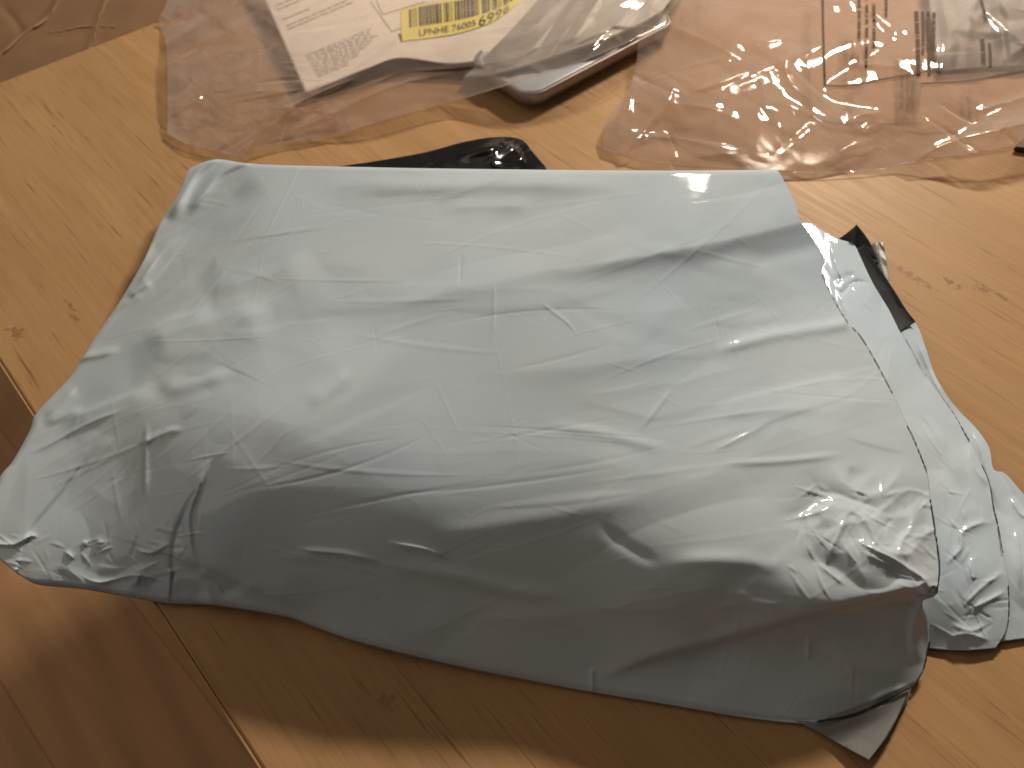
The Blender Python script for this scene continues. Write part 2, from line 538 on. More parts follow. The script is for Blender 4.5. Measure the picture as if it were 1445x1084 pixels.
def film_mat(name, haze=0.16, tint=(0.97, 0.94, 0.91), hcol=(0.80, 0.74, 0.70), rough=0.09, gloss=1.0):
    m, nt, b = new_mat(name)
    nt.nodes.remove(b)
    L = nt.links
    tc = N(nt, 'ShaderNodeTexCoord')
    n1 = N(nt, 'ShaderNodeTexNoise'); n1.inputs['Scale'].default_value = 14; n1.inputs['Detail'].default_value = 5; n1.inputs['Distortion'].default_value = 1.2
    L.new(tc.outputs['Object'], n1.inputs['Vector'])
    hz = ramp(nt, [(0.30, g4(haze * 0.55)), (0.72, g4(haze * 1.5))], n1.outputs['Fac'])
    n2 = N(nt, 'ShaderNodeTexNoise'); n2.inputs['Scale'].default_value = 60; n2.inputs['Detail'].default_value = 4
    L.new(tc.outputs['Object'], n2.inputs['Vector'])
    bm = N(nt, 'ShaderNodeBump'); bm.inputs['Strength'].default_value = 0.02; bm.inputs['Distance'].default_value = 0.001
    L.new(n2.outputs['Fac'], bm.inputs['Height'])
    tr = N(nt, 'ShaderNodeBsdfTransparent'); tr.inputs[0].default_value = (*tint, 1)
    df = N(nt, 'ShaderNodeBsdfDiffuse'); df.inputs[0].default_value = (*hcol, 1); L.new(bm.outputs[0], df.inputs['Normal'])
    gl = N(nt, 'ShaderNodeBsdfGlossy', distribution='BECKMANN'); gl.inputs['Color'].default_value = (1, 1, 1, 1); gl.inputs['Roughness'].default_value = rough
    L.new(bm.outputs[0], gl.inputs['Normal'])
    tl = N(nt, 'ShaderNodeBsdfTranslucent'); tl.inputs[0].default_value = (*hcol, 1)
    dm = N(nt, 'ShaderNodeMixShader'); dm.inputs[0].default_value = 0.5; L.new(df.outputs[0], dm.inputs[1]); L.new(tl.outputs[0], dm.inputs[2])
    df = dm
    lf = N(nt, 'ShaderNodeLayerWeight'); lf.inputs['Blend'].default_value = 0.5
    p2_ = N(nt, 'ShaderNodeMath', operation='POWER'); L.new(lf.outputs['Facing'], p2_.inputs[0]); p2_.inputs[1].default_value = 2.2
    g2_ = N(nt, 'ShaderNodeMath', operation='MULTIPLY_ADD'); L.new(p2_.outputs[0], g2_.inputs[0]); g2_.inputs[1].default_value = 3.4; g2_.inputs[2].default_value = 0.45
    hm = N(nt, 'ShaderNodeMath', operation='MULTIPLY'); L.new(hz.outputs[0], hm.inputs[0]); L.new(g2_.outputs[0], hm.inputs[1]); hm.use_clamp = True
    m1 = N(nt, 'ShaderNodeMixShader'); L.new(hm.outputs[0], m1.inputs[0]); L.new(tr.outputs[0], m1.inputs[1]); L.new(df.outputs[0], m1.inputs[2])
    lw = N(nt, 'ShaderNodeLayerWeight'); lw.inputs['Blend'].default_value = 0.5
    L.new(bm.outputs[0], lw.inputs['Normal'])
    pw_ = N(nt, 'ShaderNodeMath', operation='POWER'); L.new(lw.outputs['Facing'], pw_.inputs[0]); pw_.inputs[1].default_value = 5.0
    sc = N(nt, 'ShaderNodeMath', operation='MULTIPLY_ADD'); L.new(pw_.outputs[0], sc.inputs[0]); sc.inputs[1].default_value = 0.7 * gloss; sc.inputs[2].default_value = 0.05 * gloss
    m2 = N(nt, 'ShaderNodeMixShader'); L.new(sc.outputs[0], m2.inputs[0]); L.new(m1.outputs[0], m2.inputs[1]); L.new(gl.outputs[0], m2.inputs[2])
    L.new(m2.outputs[0], nt.nodes['Material Output'].inputs[0])
    return m


def plain_mat(name, col, rough=0.5, metallic=0.0, spec=0.5, noise=0.06, nscale=60, bump=0.0):
    m, nt, b = new_mat(name)
    tc = N(nt, 'ShaderNodeTexCoord')
    n = N(nt, 'ShaderNodeTexNoise'); n.inputs['Scale'].default_value = nscale; n.inputs['Detail'].default_value = 5
    nt.links.new(tc.outputs['Object'], n.inputs['Vector'])
    r = ramp(nt, [(0.3, (*[c * (1 - noise) for c in col], 1)), (0.7, (*[min(1, c * (1 + noise)) for c in col], 1))], n.outputs['Fac'])
    nt.links.new(r.outputs[0], b.inputs['Base Color'])
    b.inputs['Roughness'].default_value = rough
    b.inputs['Metallic'].default_value = metallic
    b.inputs['Specular IOR Level'].default_value = spec
    if bump:
        bm = N(nt, 'ShaderNodeBump'); bm.inputs['Strength'].default_value = bump; bm.inputs['Distance'].default_value = 0.001
        nt.links.new(n.outputs['Fac'], bm.inputs['Height']); nt.links.new(bm.outputs[0], b.inputs['Normal'])
    return m


# ------------------------------------------------------------------ table frame
A0, A1 = P(0, 510, 0)[:2], P(370, 1084, 0)[:2]         # left edge of the top
B0, B1 = P(0, 117, 0)[:2], P(225, 30, 0)[:2]           # back edge
dl = (A1 - A0) / np.linalg.norm(A1 - A0)
db = (B1 - B0) / np.linalg.norm(B1 - B0)
ang = math.degrees(math.acos(abs(float(dl @ db))))
print('TABLE corner angle', round(ang, 2), 'dirs', dl, db)
# corner = intersection
M = np.array([[dl[0], -db[0]], [dl[1], -db[1]]])
tt = np.linalg.solve(M, B0 - A0)
corner = A0 + dl * tt[0]
rot_t = math.atan2(dl[1], dl[0])                        # local +X runs along the left edge, towards the viewer
print('corner', corner, 'rot', math.degrees(rot_t))
TL, TW = 1.30, 1.60


def to_table(px, py):
    q = P(px, py, 0)[:2] - corner
    c, s = math.cos(-rot_t), math.sin(-rot_t)
    return (float(q[0] * c - q[1] * s), float(q[0] * s + q[1] * c))


marks = []
for (px, py, rx, ry, amt) in [(1290, 392, .030, .006, .55), (1345, 400, .012, .006, .7), (1385, 408, .010, .006, .6), (1412, 420, .014, .004, .5),
                              (98, 430, .013, .004, .6), (105, 448, .012, .004, .5), (22, 470, .014, .009, .55), (548, 990, .008, .007, .4), (76, 178, .0022, .0022, 1.0),
                              (800, 150, .02, .004, .4)]:
    a_, b_ = to_table(px, py)
    marks.append((a_, b_, rx, ry, amt))

M_table = wood_mat('table_beech_laminate', (0.400, 0.250, 0.124), (0.350, 0.212, 0.100), (0.16, 0.085, 0.040), 14, 300, 0.48, marks)
M_edge = wood_mat('table_edge_strip', (0.44, 0.27, 0.13), (0.34, 0.19, 0.09), (0.14, 0.07, 0.03), 14, 160, 0.4)
M_floor = wood_mat('floor_laminate', (0.50, 0.305, 0.165), (0.44, 0.262, 0.138), (0.28, 0.15, 0.075), 3, 70, 0.45, cath=0.10, pore_amt=0.15)
M_seam = plain_mat('floor_base_dark', (0.05, 0.028, 0.015), 0.8)
M_legm = plain_mat('table_leg_metal', (0.35, 0.34, 0.33), 0.4, 0.8)

# ------------------------------------------------------------------ table
table = empty('table', (corner[0], corner[1], 0.0), rot_t)
tag(table, 'light beech laminate table top with thin edge strip, under the parcel and bags', 'table')
THK = 0.025
sgn = 1.0   # the top lies on +Y side of the left edge in local frame
r = 0.0016
prof = [(0.0, -THK + r), (0.0, -r), (r * 0.3, -r * 0.3), (r, 0.0)]


def top_mesh():
    v = []; f = []
    bx0, bx1, by0, by1 = r, TL - r, r, TW - r
    # rounded rim around a flat plate
    for z, ins in ((-THK, r), (-THK + r, 0), (-r, 0), (-r * .3, r * .3), (0, r)):
        v += [(ins, ins, z), (TL - ins, ins, z), (TL - ins, TW - ins, z), (ins, TW - ins, z)]
    for k in range(4):
        for j in range(4):
            a = k * 4 + j; b2 = k * 4 + (j + 1) % 4
            f.append((a, b2, b2 + 4, a + 4))
    f.append((16, 17, 18, 19)); f.append((3, 2, 1, 0))
    return v, f


v, f = top_mesh()
tt_ = mesh_obj('tabletop', v, f, M_table, None, smooth=False); tt_.parent = table
# edge strips, 1 mm proud, slightly lower than the top
for nm, (x0, x1, y0, y1) in (('edge_strip', (0.0, TL, -0.0012, -0.0001)), ('edge_strip', (-0.0012, -0.0001, -0.0012, TW))):
    vv, ff = box_verts(x0, x1, y0, y1, -THK, -0.0007)
    e = mesh_obj(nm, vv, ff, M_edge, None, smooth=False); e.parent = table
for (lx, ly) in ((0.12, 0.62), (TL - 0.12, 0.62), (0.12, TW - 0.08), (TL - 0.12, TW - 0.08)):
    vv, ff = box_verts(lx - .025, lx + .025, ly - .025, ly + .025, -0.74, -THK - 0.001)
    e = mesh_obj('leg', vv, ff, M_legm, None, smooth=False); e.parent = table

# ------------------------------------------------------------------ floor
FZ = -0.74
fl = bpy.data.objects.new('floor', None)
vv, ff = box_verts(-3, 3, -2.5, 3.5, FZ - 0.05, FZ - 0.010)
floor = mesh_obj('floor', vv, ff, M_seam, None, smooth=False)
floor['kind'] = 'structure'
pw, pl = 0.192, 1.28
fo = P(30, 1010, FZ)
frot = rot_t + rad(4)
ca, sa = math.cos(frot), math.sin(frot)
plank_me = None
for j in range(-5, 8):
    off = ((j * 0.37) % 1) * pl
    for i in range(-2, 3):
        lx, ly = i * pl + off - 0.6, j * pw
        if plank_me is None:
            g = 0.0002
            b_ = 0.0004
            v = []
            for z, ins in ((-0.008, g), (-b_, g), (0, g + b_)):
                v += [(ins, ins, z), (pl - ins, ins, z), (pl - ins, pw - ins, z), (ins, pw - ins, z)]
            f = []
            for k in range(2):
                for q in range(4):
                    a = k * 4 + q; b2 = k * 4 + (q + 1) % 4
                    f.append((a, b2, b2 + 4, a + 4))
            f.append((8, 9, 10, 11)); f.append((3, 2, 1, 0))
            o = mesh_obj('plank', v, f, M_floor, None, smooth=False)
            plank_me = o.data
        else:
            o = bpy.data.objects.new('plank', plank_me); COL.objects.link(o)
        o.parent = floor
        o.location = (fo[0] + lx * ca - ly * sa, fo[1] + lx * sa + ly * ca, FZ - 0.0015)
        o.rotation_euler = (0, 0, frot)

# ------------------------------------------------------------------ cardboard box behind the table
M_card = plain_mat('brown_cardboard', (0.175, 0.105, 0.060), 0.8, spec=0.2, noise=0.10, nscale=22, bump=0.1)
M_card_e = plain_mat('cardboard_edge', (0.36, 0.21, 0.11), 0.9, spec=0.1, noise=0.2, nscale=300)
bz = -0.06
box = empty('cardboard_box', tuple(P(60, 20, bz)), rot_t)
BS = 1.3
tag(box, 'creased brown cardboard box standing behind the far table edge', 'box')


def flap(name, pts, z, creases, parent, nu=110, nv=70, seed=1, thick=0.004):
    (a, b2, c, d) = pts
    X, Y = coons([a, b2], [b2, c], [d, c], [a, d], nu, nv, sharp=True)
    Z = np.full(X.shape, z)
    Z += 0.0012 * rnoise(X, Y, 60, 0.4, 2, seed)
    for cr in creases:
        crease(Z, X, Y, cr[0], cr[1], cr[2] * BS, *cr[3:])
    V = P(X, Y, z); V[..., 2] = Z
    # parent is rotated: bring vertices into its frame
    return V, name, thick


def into(o, parent):
    """keep the mesh where it stands while parenting to a rotated empty"""
    from mathutils import Matrix
    m = (Matrix.Translation(parent.location) @ parent.rotation_euler.to_matrix().to_4x4()).inverted()
    o.data.transform(m)
    o.parent = parent


cre = [([(-40, 110), (10, 68), (34, 46), (60, 30), (78, 8), (90, -30)], 3.0, 2.6, 'sharp', 40, (1, 1)),
       ([(124, 75), (135, 45), (140, 25), (152, -5), (160, -40)], 4, 1.6, 'sharp', 40, (1, 1)),
       ([(60, 45), (100, 40), (118, 36), (170, 38)], 3, 0.8, 'sharp', 30),
       ([(30, 46), (22, 30), (6, 12)], 4, -2.5, 'sharp', 20, (1, 1)),
       ([(0, 95), (60, 90), (140, 60)], 20, 0.8, 'ridge', 40)]
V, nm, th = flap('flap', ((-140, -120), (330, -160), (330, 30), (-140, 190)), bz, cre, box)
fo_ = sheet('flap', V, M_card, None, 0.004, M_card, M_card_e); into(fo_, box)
M_wear = plain_mat('cardboard_crease_wear', (0.27, 0.175, 0.108), 0.9, spec=0.1)
CARDV = V
# second flap, below, seen through the gap at the far corner
V, nm, th = flap('flap', ((-260, -230), (420, -300), (420, 10), (-260, 160)), bz - 0.02, [], box, 30, 20)
fo_ = sheet('flap', V, M_card, None, 0.004, M_card, M_card_e); into(fo_, box)
q0 = [P(-250, 150, bz - 0.03), P(-250, -220, bz - 0.03), P(410, -290, bz - 0.03), P(410, 0, bz - 0.03)]
for k in range(4):
    a, b2 = q0[k], q0[(k + 1) % 4]
    n_ = np.cross(b2 - a, [0, 0, 1]); n_ /= np.linalg.norm(n_); n_ *= 0.004
    vs = [a, b2, b2 + n_, a + n_]
    lo = [np.array([p_[0], p_[1], FZ + 0.002]) for p_ in vs]
    o = mesh_obj('side_panel', vs + lo, [(0, 1, 2, 3), (7, 6, 5, 4), (0, 4, 5, 1), (1, 5, 6, 2), (2, 6, 7, 3), (3, 7, 4, 0)], M_card, None, smooth=False)
    into(o, box)

# ------------------------------------------------------------------ the parcel
M_poly = poly_mat('light_grey_blue_polythene', (0.540, 0.665, 0.775), 0.14, 0.45, 0.10, 0.50, 0.03)
M_poly_in = poly_mat('dark_grey_inner_polythene', (0.060, 0.063, 0.070), 0.45, 0.5, 0, 0.15)
M_poly_mid = poly_mat('mid_grey_inner_polythene', (0.16, 0.165, 0.17), 0.35, 0.8)
M_flap = poly_mat('grey_flap_polythene', (0.18, 0.195, 0.20), 0.3, 0.6, 0, 0.3)
M_cut = plain_mat('torn_dark_edge', (0.035, 0.036, 0.042), 0.6)

parcel = empty('mailing_bag', tuple(P(680, 640, 0.0)))
tag(parcel, 'crumpled pale grey blue plastic mailing bag with torn right end, filling the table', 'mailing bag')

top = [(262, 240), (275, 230), (305, 221), (345, 226), (400, 229), (600, 233), (900, 236), (1095, 235)]
right = [(1095, 235), (1108, 258), (1122, 285), (1130, 312), (1146, 335), (1164, 366), (1160, 385), (1180, 428), (1197, 456), (1215, 475), (1236, 510),
         (1260, 556), (1290, 620), (1308, 665), (1313, 705), (1320, 750), (1326, 800), (1322, 838), (1302, 850), (1310, 880), (1310, 913), (1303, 945), (1287, 970)]
bottom = [(22, 808), (50, 822), (110, 828), (180, 840), (240, 850), (300, 852), (400, 868), (440, 882), (500, 903), (620, 933), (740, 958), (830, 975),
          (940, 993), (1050, 1012), (1130, 1021), (1170, 1018), (1225, 995), (1287, 970)]
left = [(262, 240), (245, 280), (222, 315), (200, 365), (165, 425), (130, 475), (95, 530), (48, 580), (38, 605), (14, 648), (-5, 672), (-22, 722), (-14, 775), (22, 808)]
NU, NV = 640, 400
X, Y = coons(top, right, bottom, left, NU, NV)
base = tps([(262, 240, 3.0), (340, 226, 5.2), (600, 233, 9.0), (850, 236, 9.0), (1095, 235, 7.3), (222, 315, 2.8), (165, 425, 2.2), (95, 530, 1.5), (48, 580, 1.2), (0, 672, 1.0),
            (-6, 740, .9), (22, 808, .7), (350, 300, 6.2), (500, 290, 8.0), (700, 290, 8.8), (950, 290, 8.9), (1020, 280, 8.4), (1125, 312, 6.0), (400, 480, 6.8), (700, 480, 8.0), (1000, 480, 6.9),
            (1180, 430, 4.1), (1120, 480, 5.2), (230, 480, 4.4), (160, 560, 3.3), (250, 620, 4.9), (450, 640, 6.7), (700, 640, 7.0), (950, 640, 6.6), (1150, 620, 5.2),
            (1250, 550, 3.5), (1300, 660, 3.0), (100, 680, 2.1), (200, 720, 2.9), (350, 690, 5.5), (370, 765, 3.9), (490, 700, 6.1), (500, 780, 4.5), (600, 715, 6.2), (650, 790, 4.8), (750, 730, 6.1), (850, 800, 4.9), (1000, 740, 5.9),
            (1150, 730, 4.9), (1240, 740, 4.3), (1325, 800, 2.7), (60, 770, 1.25), (150, 795, 1.35), (260, 805, 2.0), (260, 850, .6), (430, 878, .7), (410, 820, 2.6), (500, 845, 2.6),
            (600, 930, .5), (600, 850, 3.0), (600, 895, 1.8), (740, 860, 3.2), (740, 915, 1.7), (830, 975, .4), (870, 860, 3.5), (850, 920, 1.7), (1000, 840, 4.4), (1000, 900, 2.2), (1000, 955, 1.2),
            (1000, 1000, .5), (1130, 858, 3.9), (1130, 915, 2.0), (1130, 1021, .3), (1220, 800, 4.2), (1220, 842, 3.8), (1220, 885, 2.4), (1290, 830, 3.4), (1225, 995, .3),
            (1287, 968, .35), (1308, 910, 1.0), (1200, 940, 1.5)])
Z = base(X, Y) * 0.01
print('z range', Z.min(), Z.max())

# --- folds read off the photo, in photo pixels; (points, width, height mm, kind, L, open ends)
C = [
    # far left shoulder
    ([(372, 255), (320, 285), (270, 318), (221, 347)], 20, -4.0, 'ridge', 0, (0, 1)),
    ([(300, 222), (273, 248), (250, 290), (236, 315)], 8, 4.0, 'ridge', 0, (1, 0)),
    ([(345, 228), (310, 245), (285, 275), (262, 305)], 6, 2.4, 'ridge', 0, (1, 0)),
    ([(262, 330), (229, 355), (205, 388), (190, 410)], 5, 2.0, 'sharp', 0, (0, 0)),
    ([(445, 352), (400, 380), (340, 398), (285, 416)], 10, 2.6, 'saw', 55, (0, 0)),
    ([(215, 395), (205, 402), (180, 421)], 5, 1.8, 'sharp', 0),
    ([(300, 425), (273, 443), (235, 455), (195, 478)], 3.5, 1.7, 'saw', 24),
    ([(415, 412), (360, 435), (280, 458), (207, 480), (160, 505)], 9, 2.8, 'saw', 44),
    ([(387, 436), (345, 448), (314, 473), (292, 500), (284, 525)], 8, 1.6, 'saw', 40),
    ([(225, 537), (190, 556), (159, 569), (120, 584), (80, 602)], 4, 2.0, 'saw', 36),
    ([(330, 520), (280, 540), (214, 552)], 12, 1.7, 'ridge'),
    ([(175, 490), (140, 500), (105, 508), (85, 530)], 6, 1.8, 'ridge'),
    ([(180, 575), (120, 600), (60, 632), (35, 640)], 4, 1.6, 'sharp'),
    ([(110, 545), (85, 570), (60, 590)], 5, 1.6, 'sharp'),
    ([(60, 600), (80, 590), (120, 575)], 6, 1.2, 'ridge'),
    # long cross folds
    ([(460, 441), (587, 424), (690, 399), (770, 381), (815, 376), (900, 362), (1000, 343), (1070, 328), (1134, 312)], 14, 1.7, 'saw', 90, (0, 1)),
    ([(760, 384), (815, 376), (900, 362), (1000, 343), (1070, 328), (1134, 312)], 9, 1.7, 'saw', 50, (0, 1)),
    ([(640, 530), (690, 527), (794, 519), (898, 506), (1000, 494), (1100, 480), (1200, 462)], 14, 1.2, 'saw', 70, (0, 1)),
    ([(1000, 500), (1080, 476), (1190, 458)], 8, 1.3, 'ridge', 0, (0, 1)),
    ([(1050, 372), (1100, 360), (1145, 350)], 14, -1.0, 'ridge', 0, (0, 1)),
    ([(430, 262), (600, 262), (760, 258), (900, 262)], 14, 1.7, 'ridge'),
    ([(620, 306), (655, 292), (760, 290)], 6, 0.9, 'saw', 40),
    ([(466, 444), (458, 500), (430, 560), (400, 606), (375, 660)], 30, 1.8, 'saw', 90),
    ([(500, 520), (470, 545), (430, 575)], 12, 0.7, 'ridge'),
    ([(651, 355), (650, 380), (649, 405)], 2, -0.35, 'sharp'),
    ([(697, 395), (697, 440), (694, 480)], 2.2, 0.4, 'sharp'),
    ([(760, 425), (800, 455), (815, 475)], 2, 0.35, 'sharp'),
    ([(798, 564), (860, 575), (923, 589), (960, 584), (1000, 570), (1040, 548)], 3.2, 0.2, 'saw', 18),
    ([(950, 545), (925, 580), (900, 610)], 3, 0.6, 'sharp'),
    ([(760, 600), (850, 612), (960, 640)], 8, 0.5, 'ridge'),
    ([(1000, 640), (1060, 610), (1095, 590)], 4, 0.8, 'sharp'),
    ([(1020, 655), (1110, 650), (1200, 640)], 5, 0.7, 'ridge'),
    ([(1000, 590), (1080, 580), (1180, 577)], 6, 1.0, 'saw', 30),
    # front crest
    ([(415, 772), (440, 777), (490, 782), (541, 793)], 3.2, 2.6, 'sharp'),
    ([(541, 765), (600, 775), (640, 790)], 4, 1.7, 'sharp'),
    ([(541, 793), (650, 815), (740, 836), (815, 841)], 12, 1.6, 'ridge'),
    ([(560, 768), (700, 742), (840, 716), (960, 700)], 16, .7, 'ridge'),
    ([(842, 735), (880, 768), (935, 798)], 9, -0.7, 'ridge'),
    ([(930, 800), (1000, 790), (1120, 800)], 12, 1.1, 'ridge'),
    # left front corner
    ([(140, 620), (118, 655), (85, 700), (45, 750), (26, 800)], 2.4, -1.5, 'saw', 34, (0, 1)),
    ([(300, 634), (285, 680), (265, 715), (247, 760), (243, 800)], 2.6, -1.9, 'saw', 40, (0, 1)),
    ([(300, 640), (280, 690), (266, 730), (272, 780), (282, 800)], 5, 2.6, 'sharp'),
    ([(-5, 768), (20, 768), (45, 756), (55, 762)], 3, 2.4, 'sharp', 0, (1, 0)),
    ([(188, 774), (213, 780), (240, 766)], 3, 2.3, 'sharp'),
    ([(90, 778), (98, 783), (104, 790)], 3, 1.2, 'sharp'),
    ([(118, 762), (122, 772)], 3, 1.0, 'sharp'),
    ([(134, 768), (142, 764), (136, 776)], 3, 1.0, 'sharp'),
    ([(250, 788), (300, 805), (350, 828), (400, 846), (450, 860)], 5, 2.8, 'step', 22, (1, 0)),
    ([(280, 800), (300, 818), (318, 842)], 4, 1.6, 'sharp'),
    ([(190, 798), (196, 812), (188, 830)], 4, 1.5, 'sharp'),
    ([(110, 810), (140, 822), (190, 812), (240, 822)], 4, 1.8, 'sharp'),
    ([(208, 590), (206, 640), (205, 715)], 4, 0.8, 'ridge'),
    ([(262, 605), (235, 610), (190, 630)], 5, 1.0, 'ridge'),
    # right front: shrunken glossy area
    ([(1200, 655), (1203, 680), (1218, 710)], 2.6, -1.6, 'saw', 16),
    ([(1198, 722), (1185, 750), (1167, 792)], 5, 2.0, 'sharp'),
    ([(1205, 760), (1235, 776), (1266, 792), (1306, 818)], 3.4, 2.4, 'sharp', 0, (0, 1)),
    ([(1212, 776), (1250, 795), (1296, 815)], 3, 1.2, 'sharp'),
    ([(1288, 720), (1286, 745), (1272, 765), (1270, 790)], 4, 1.9, 'sharp'),
    ([(1262, 702), (1285, 692), (1312, 700)], 6, 1.2, 'sharp', 0, (0, 1)),
    ([(1215, 712), (1240, 720), (1262, 706)], 7, 1.0, 'sharp'),
    ([(1130, 722), (1140, 735), (1142, 770), (1150, 795)], 8, 1.3, 'sharp'),
    ([(1186, 705), (1160, 720), (1120, 735)], 5, 1.4, 'sharp'),
    ([(1300, 708), (1306, 760), (1318, 820)], 10, -2.4, 'ridge', 0, (0, 1)),
    ([(1300, 845), (1290, 838), (1306, 822), (1318, 842)], 4, 1.8, 'sharp', 0, (1, 1)),
    ([(1150, 792), (1175, 812), (1196, 828)], 3, 1.0, 'sharp'),
    ([(1020, 830), (1060, 848), (1120, 866)], 9, 1.0, 'ridge'),
    # the turned-out corner below the fold
    ([(836, 968), (880, 946), (931, 928), (1000, 910), (1060, 893), (1130, 873), (1220, 850), (1302, 832)], 2.6, 7.5, 'step', 110, (0, 1)),
    ([(1142, 895), (1140, 935)], 4, 1.2, 'sharp'),
    ([(1160, 905), (1200, 935), (1290, 950)], 14, 1.4, 'ridge'),
    ([(1165, 925), (1200, 945)], 3, -1.0, 'sharp'),
    ([(836, 940), (836, 972)], 2.4, 1.0, 'sharp', 0, (0, 1)),
    ([(1303, 850), (1290, 890), (1296, 940)], 9, 2.2, 'ridge', 0, (1, 0)),
    ([(1285, 968), (1250, 980), (1222, 996)], 5, 1.6, 'ridge'),
]
for c in C:
    crease(Z, X, Y, *c)
# --- small random creasing, following the run of the film in each part
crumple(Z, X, Y, 26, 21, 0.45, 170, 30, rad(-12), 0.25, (420, 1280, 240, 700), False)
crumple(Z, X, Y, 16, 22, 0.6, 130, 26, rad(-32), 0.35, (60, 420, 240, 640), False)
crumple(Z, X, Y, 14, 25, 0.5, 160, 26, rad(12), 0.35, (430, 1150, 680, 980), False)
crumple(Z, X, Y, 60, 27, 0.09, 80, 5, rad(-15), 0.8, None)
crumple(Z, X, Y, 75, 31, 0.20, 240, 4.0, rad(-10), 0.22, (380, 1270, 260, 900))
crumple(Z, X, Y, 60, 32, 0.26, 170, 3.6, rad(-36), 0.28, (50, 420, 260, 700))
crumple(Z, X, Y, 30, 36, 0.24, 130, 3.4, rad(108), 0.35, (20, 380, 600, 830))
crumple(Z, X, Y, 42, 34, 0.75, 48, 3.6, rad(25), 0.9, (1110, 1322, 690, 835))
crumple(Z, X, Y, 30, 35, 0.65, 36, 3.4, rad(20), 0.9, (5, 270, 745, 808))
crumple(Z, X, Y, 26, 37, 0.26, 90, 3.2, rad(-70), 0.6, (1000, 1300, 860, 1000))
crumple(Z, X, Y, 26, 33, 0.14, 90, 3.0, rad(60), 0.6, (500, 1280, 380, 900))
crumple(Z, X, Y, 14, 29, 0.25, 70, 6, rad(-40), 0.5, (60, 400, 260, 700))
# facets
Z += 0.0008 * tnoise(X, Y, 110, rad(-13), 2.2, 101) * (1 - 0.6 * zone(X, Y, 1230, 760, 130, 100))
Z += 0.0008 * tnoise(X, Y, 62, rad(-30), 1.9, 102) * zone(X, Y, 190, 430, 190, 260)
Z += 0.0006 * tnoise(X, Y, 48, rad(95), 1.8, 103) * zone(X, Y, 130, 740, 200, 110)
Z += 0.0012 * tnoise(X, Y, 24, rad(20), 1.3, 104) * zone(X, Y, 160, 835, 210, 34)
Z += 0.0030 * tnoise(X, Y, 50, rad(25), 1.4, 105) * zone(X, Y, 1225, 750, 110, 85)
Z += 0.0008 * tnoise(X, Y, 22, rad(-40), 1.4, 106) * zone(X, Y, 1235, 740, 95, 65)
Z += 0.0006 * tnoise(X, Y, 55, rad(-15), 2.2, 107) * zone(X, Y, 1060, 600, 240, 110)
Z += 0.0007 * tnoise(X, Y, 55, rad(10), 1.6, 108) * zone(X, Y, 1150, 950, 190, 70)
Z += 0.0005 * rnoise(X, Y, 90, rad(-14), 2.4, 3)
Z += 0.0005 * rnoise(X, Y, 120, rad(-30), 1.6, 5)

# rolled rim (all sides but the torn one)
V = P(X, Y, Z)
vv_, uu_ = np.meshgrid(np.linspace(0, 1, NV), np.linspace(0, 1, NU), indexing='ij')
edge_m = np.minimum(np.minimum(vv_ * 0.40, (1 - vv_) * 0.40), uu_ * 0.5)     # about metres from the rim
rr = 0.006
q = np.clip(1 - edge_m / rr, 0, 1)
V[..., 2] -= rr * 0.55 * (1 - np.sqrt(np.clip(1 - q * q, 0, 1)))
V[..., 2] = np.maximum(V[..., 2], 0.0022)
# body: top skin, a rim that turns under, a flat underside
cen = V.reshape(-1, 3).mean(0)
idx = np.arange(NV * NU).reshape(NV, NU)
ring = np.concatenate([idx[0, :-1], idx[:-1, -1], idx[-1, :0:-1], idx[:0:-1, 0]])
flat = V.reshape(-1, 3)
Rg = flat[ring]
tang = np.roll(Rg, -3, 0) - np.roll(Rg, 3, 0)
for _ in range(30):
    tang = (np.roll(tang, 4, 0) + tang + np.roll(tang, -4, 0)) / 3
nin = np.stack([tang[:, 1], -tang[:, 0], np.zeros(len(tang))], -1)
nin /= np.linalg.norm(nin, axis=1)[:, None]
if ((cen - Rg) * nin).sum(1).mean() < 0:
    nin = -nin
rows = [flat]
Nn = len(ring)
prev = ring
allf = [grid_faces(NV, NU)]
offs = NV * NU
for ins, k in ((0.0025, 0.72), (0.007, 0.42), (0.014, 0.15)):
    vv2 = Rg + nin * ins
    vv2[:, 2] = np.maximum(0.0012, Rg[:, 2] * k)
    rows.append(vv2)
    cur = np.arange(Nn) + offs
    allf.append(np.stack([prev, np.roll(prev, -1), np.roll(cur, -1), cur], -1))
    prev = cur; offs += Nn
ctr = np.array([[cen[0], cen[1], 0.0012]])
rows.append(ctr)
tri = np.stack([prev, np.roll(prev, -1), np.full(Nn, offs), np.full(Nn, offs)], -1)
body_v = np.concatenate(rows)
quads = np.concatenate(allf)
me_faces = quads
bodyo = mesh_obj('outer_film', body_v[:-1], me_faces, M_poly, parcel)

# the underside as its own coarse panel (the bag's back)
Xb, Yb = X[::10, ::10], Y[::10, ::10]
s_ = 0.955
under = P(Xb, Yb, 0.003)
ct = under.reshape(-1, 3).mean(0)
under[..., :2] = ct[:2] + (under[..., :2] - ct[:2]) * s_
under[..., 2] = 0.0016
sheet('back_film', under, M_poly, parcel)

# --- dark raw edge of the torn film
def edge_line(name, pts, zf, rmax, seed, parent, mat=M_cut, brk=0.0, lift=0.00035):
    q_ = resample(catmull(pts, 6), 260)
    z_ = zf(q_[:, 0], q_[:, 1]) + lift
    n_ = vnoise(np.linspace(0, 26, 260), np.zeros(260), seed)
    r_ = np.clip(0.75 + (n_ - brk) * 0.8, 0.25, 1) * rmax * 0.75
    return tube(name, P(q_[:, 0], q_[:, 1], z_), r_, mat, parent, 5)


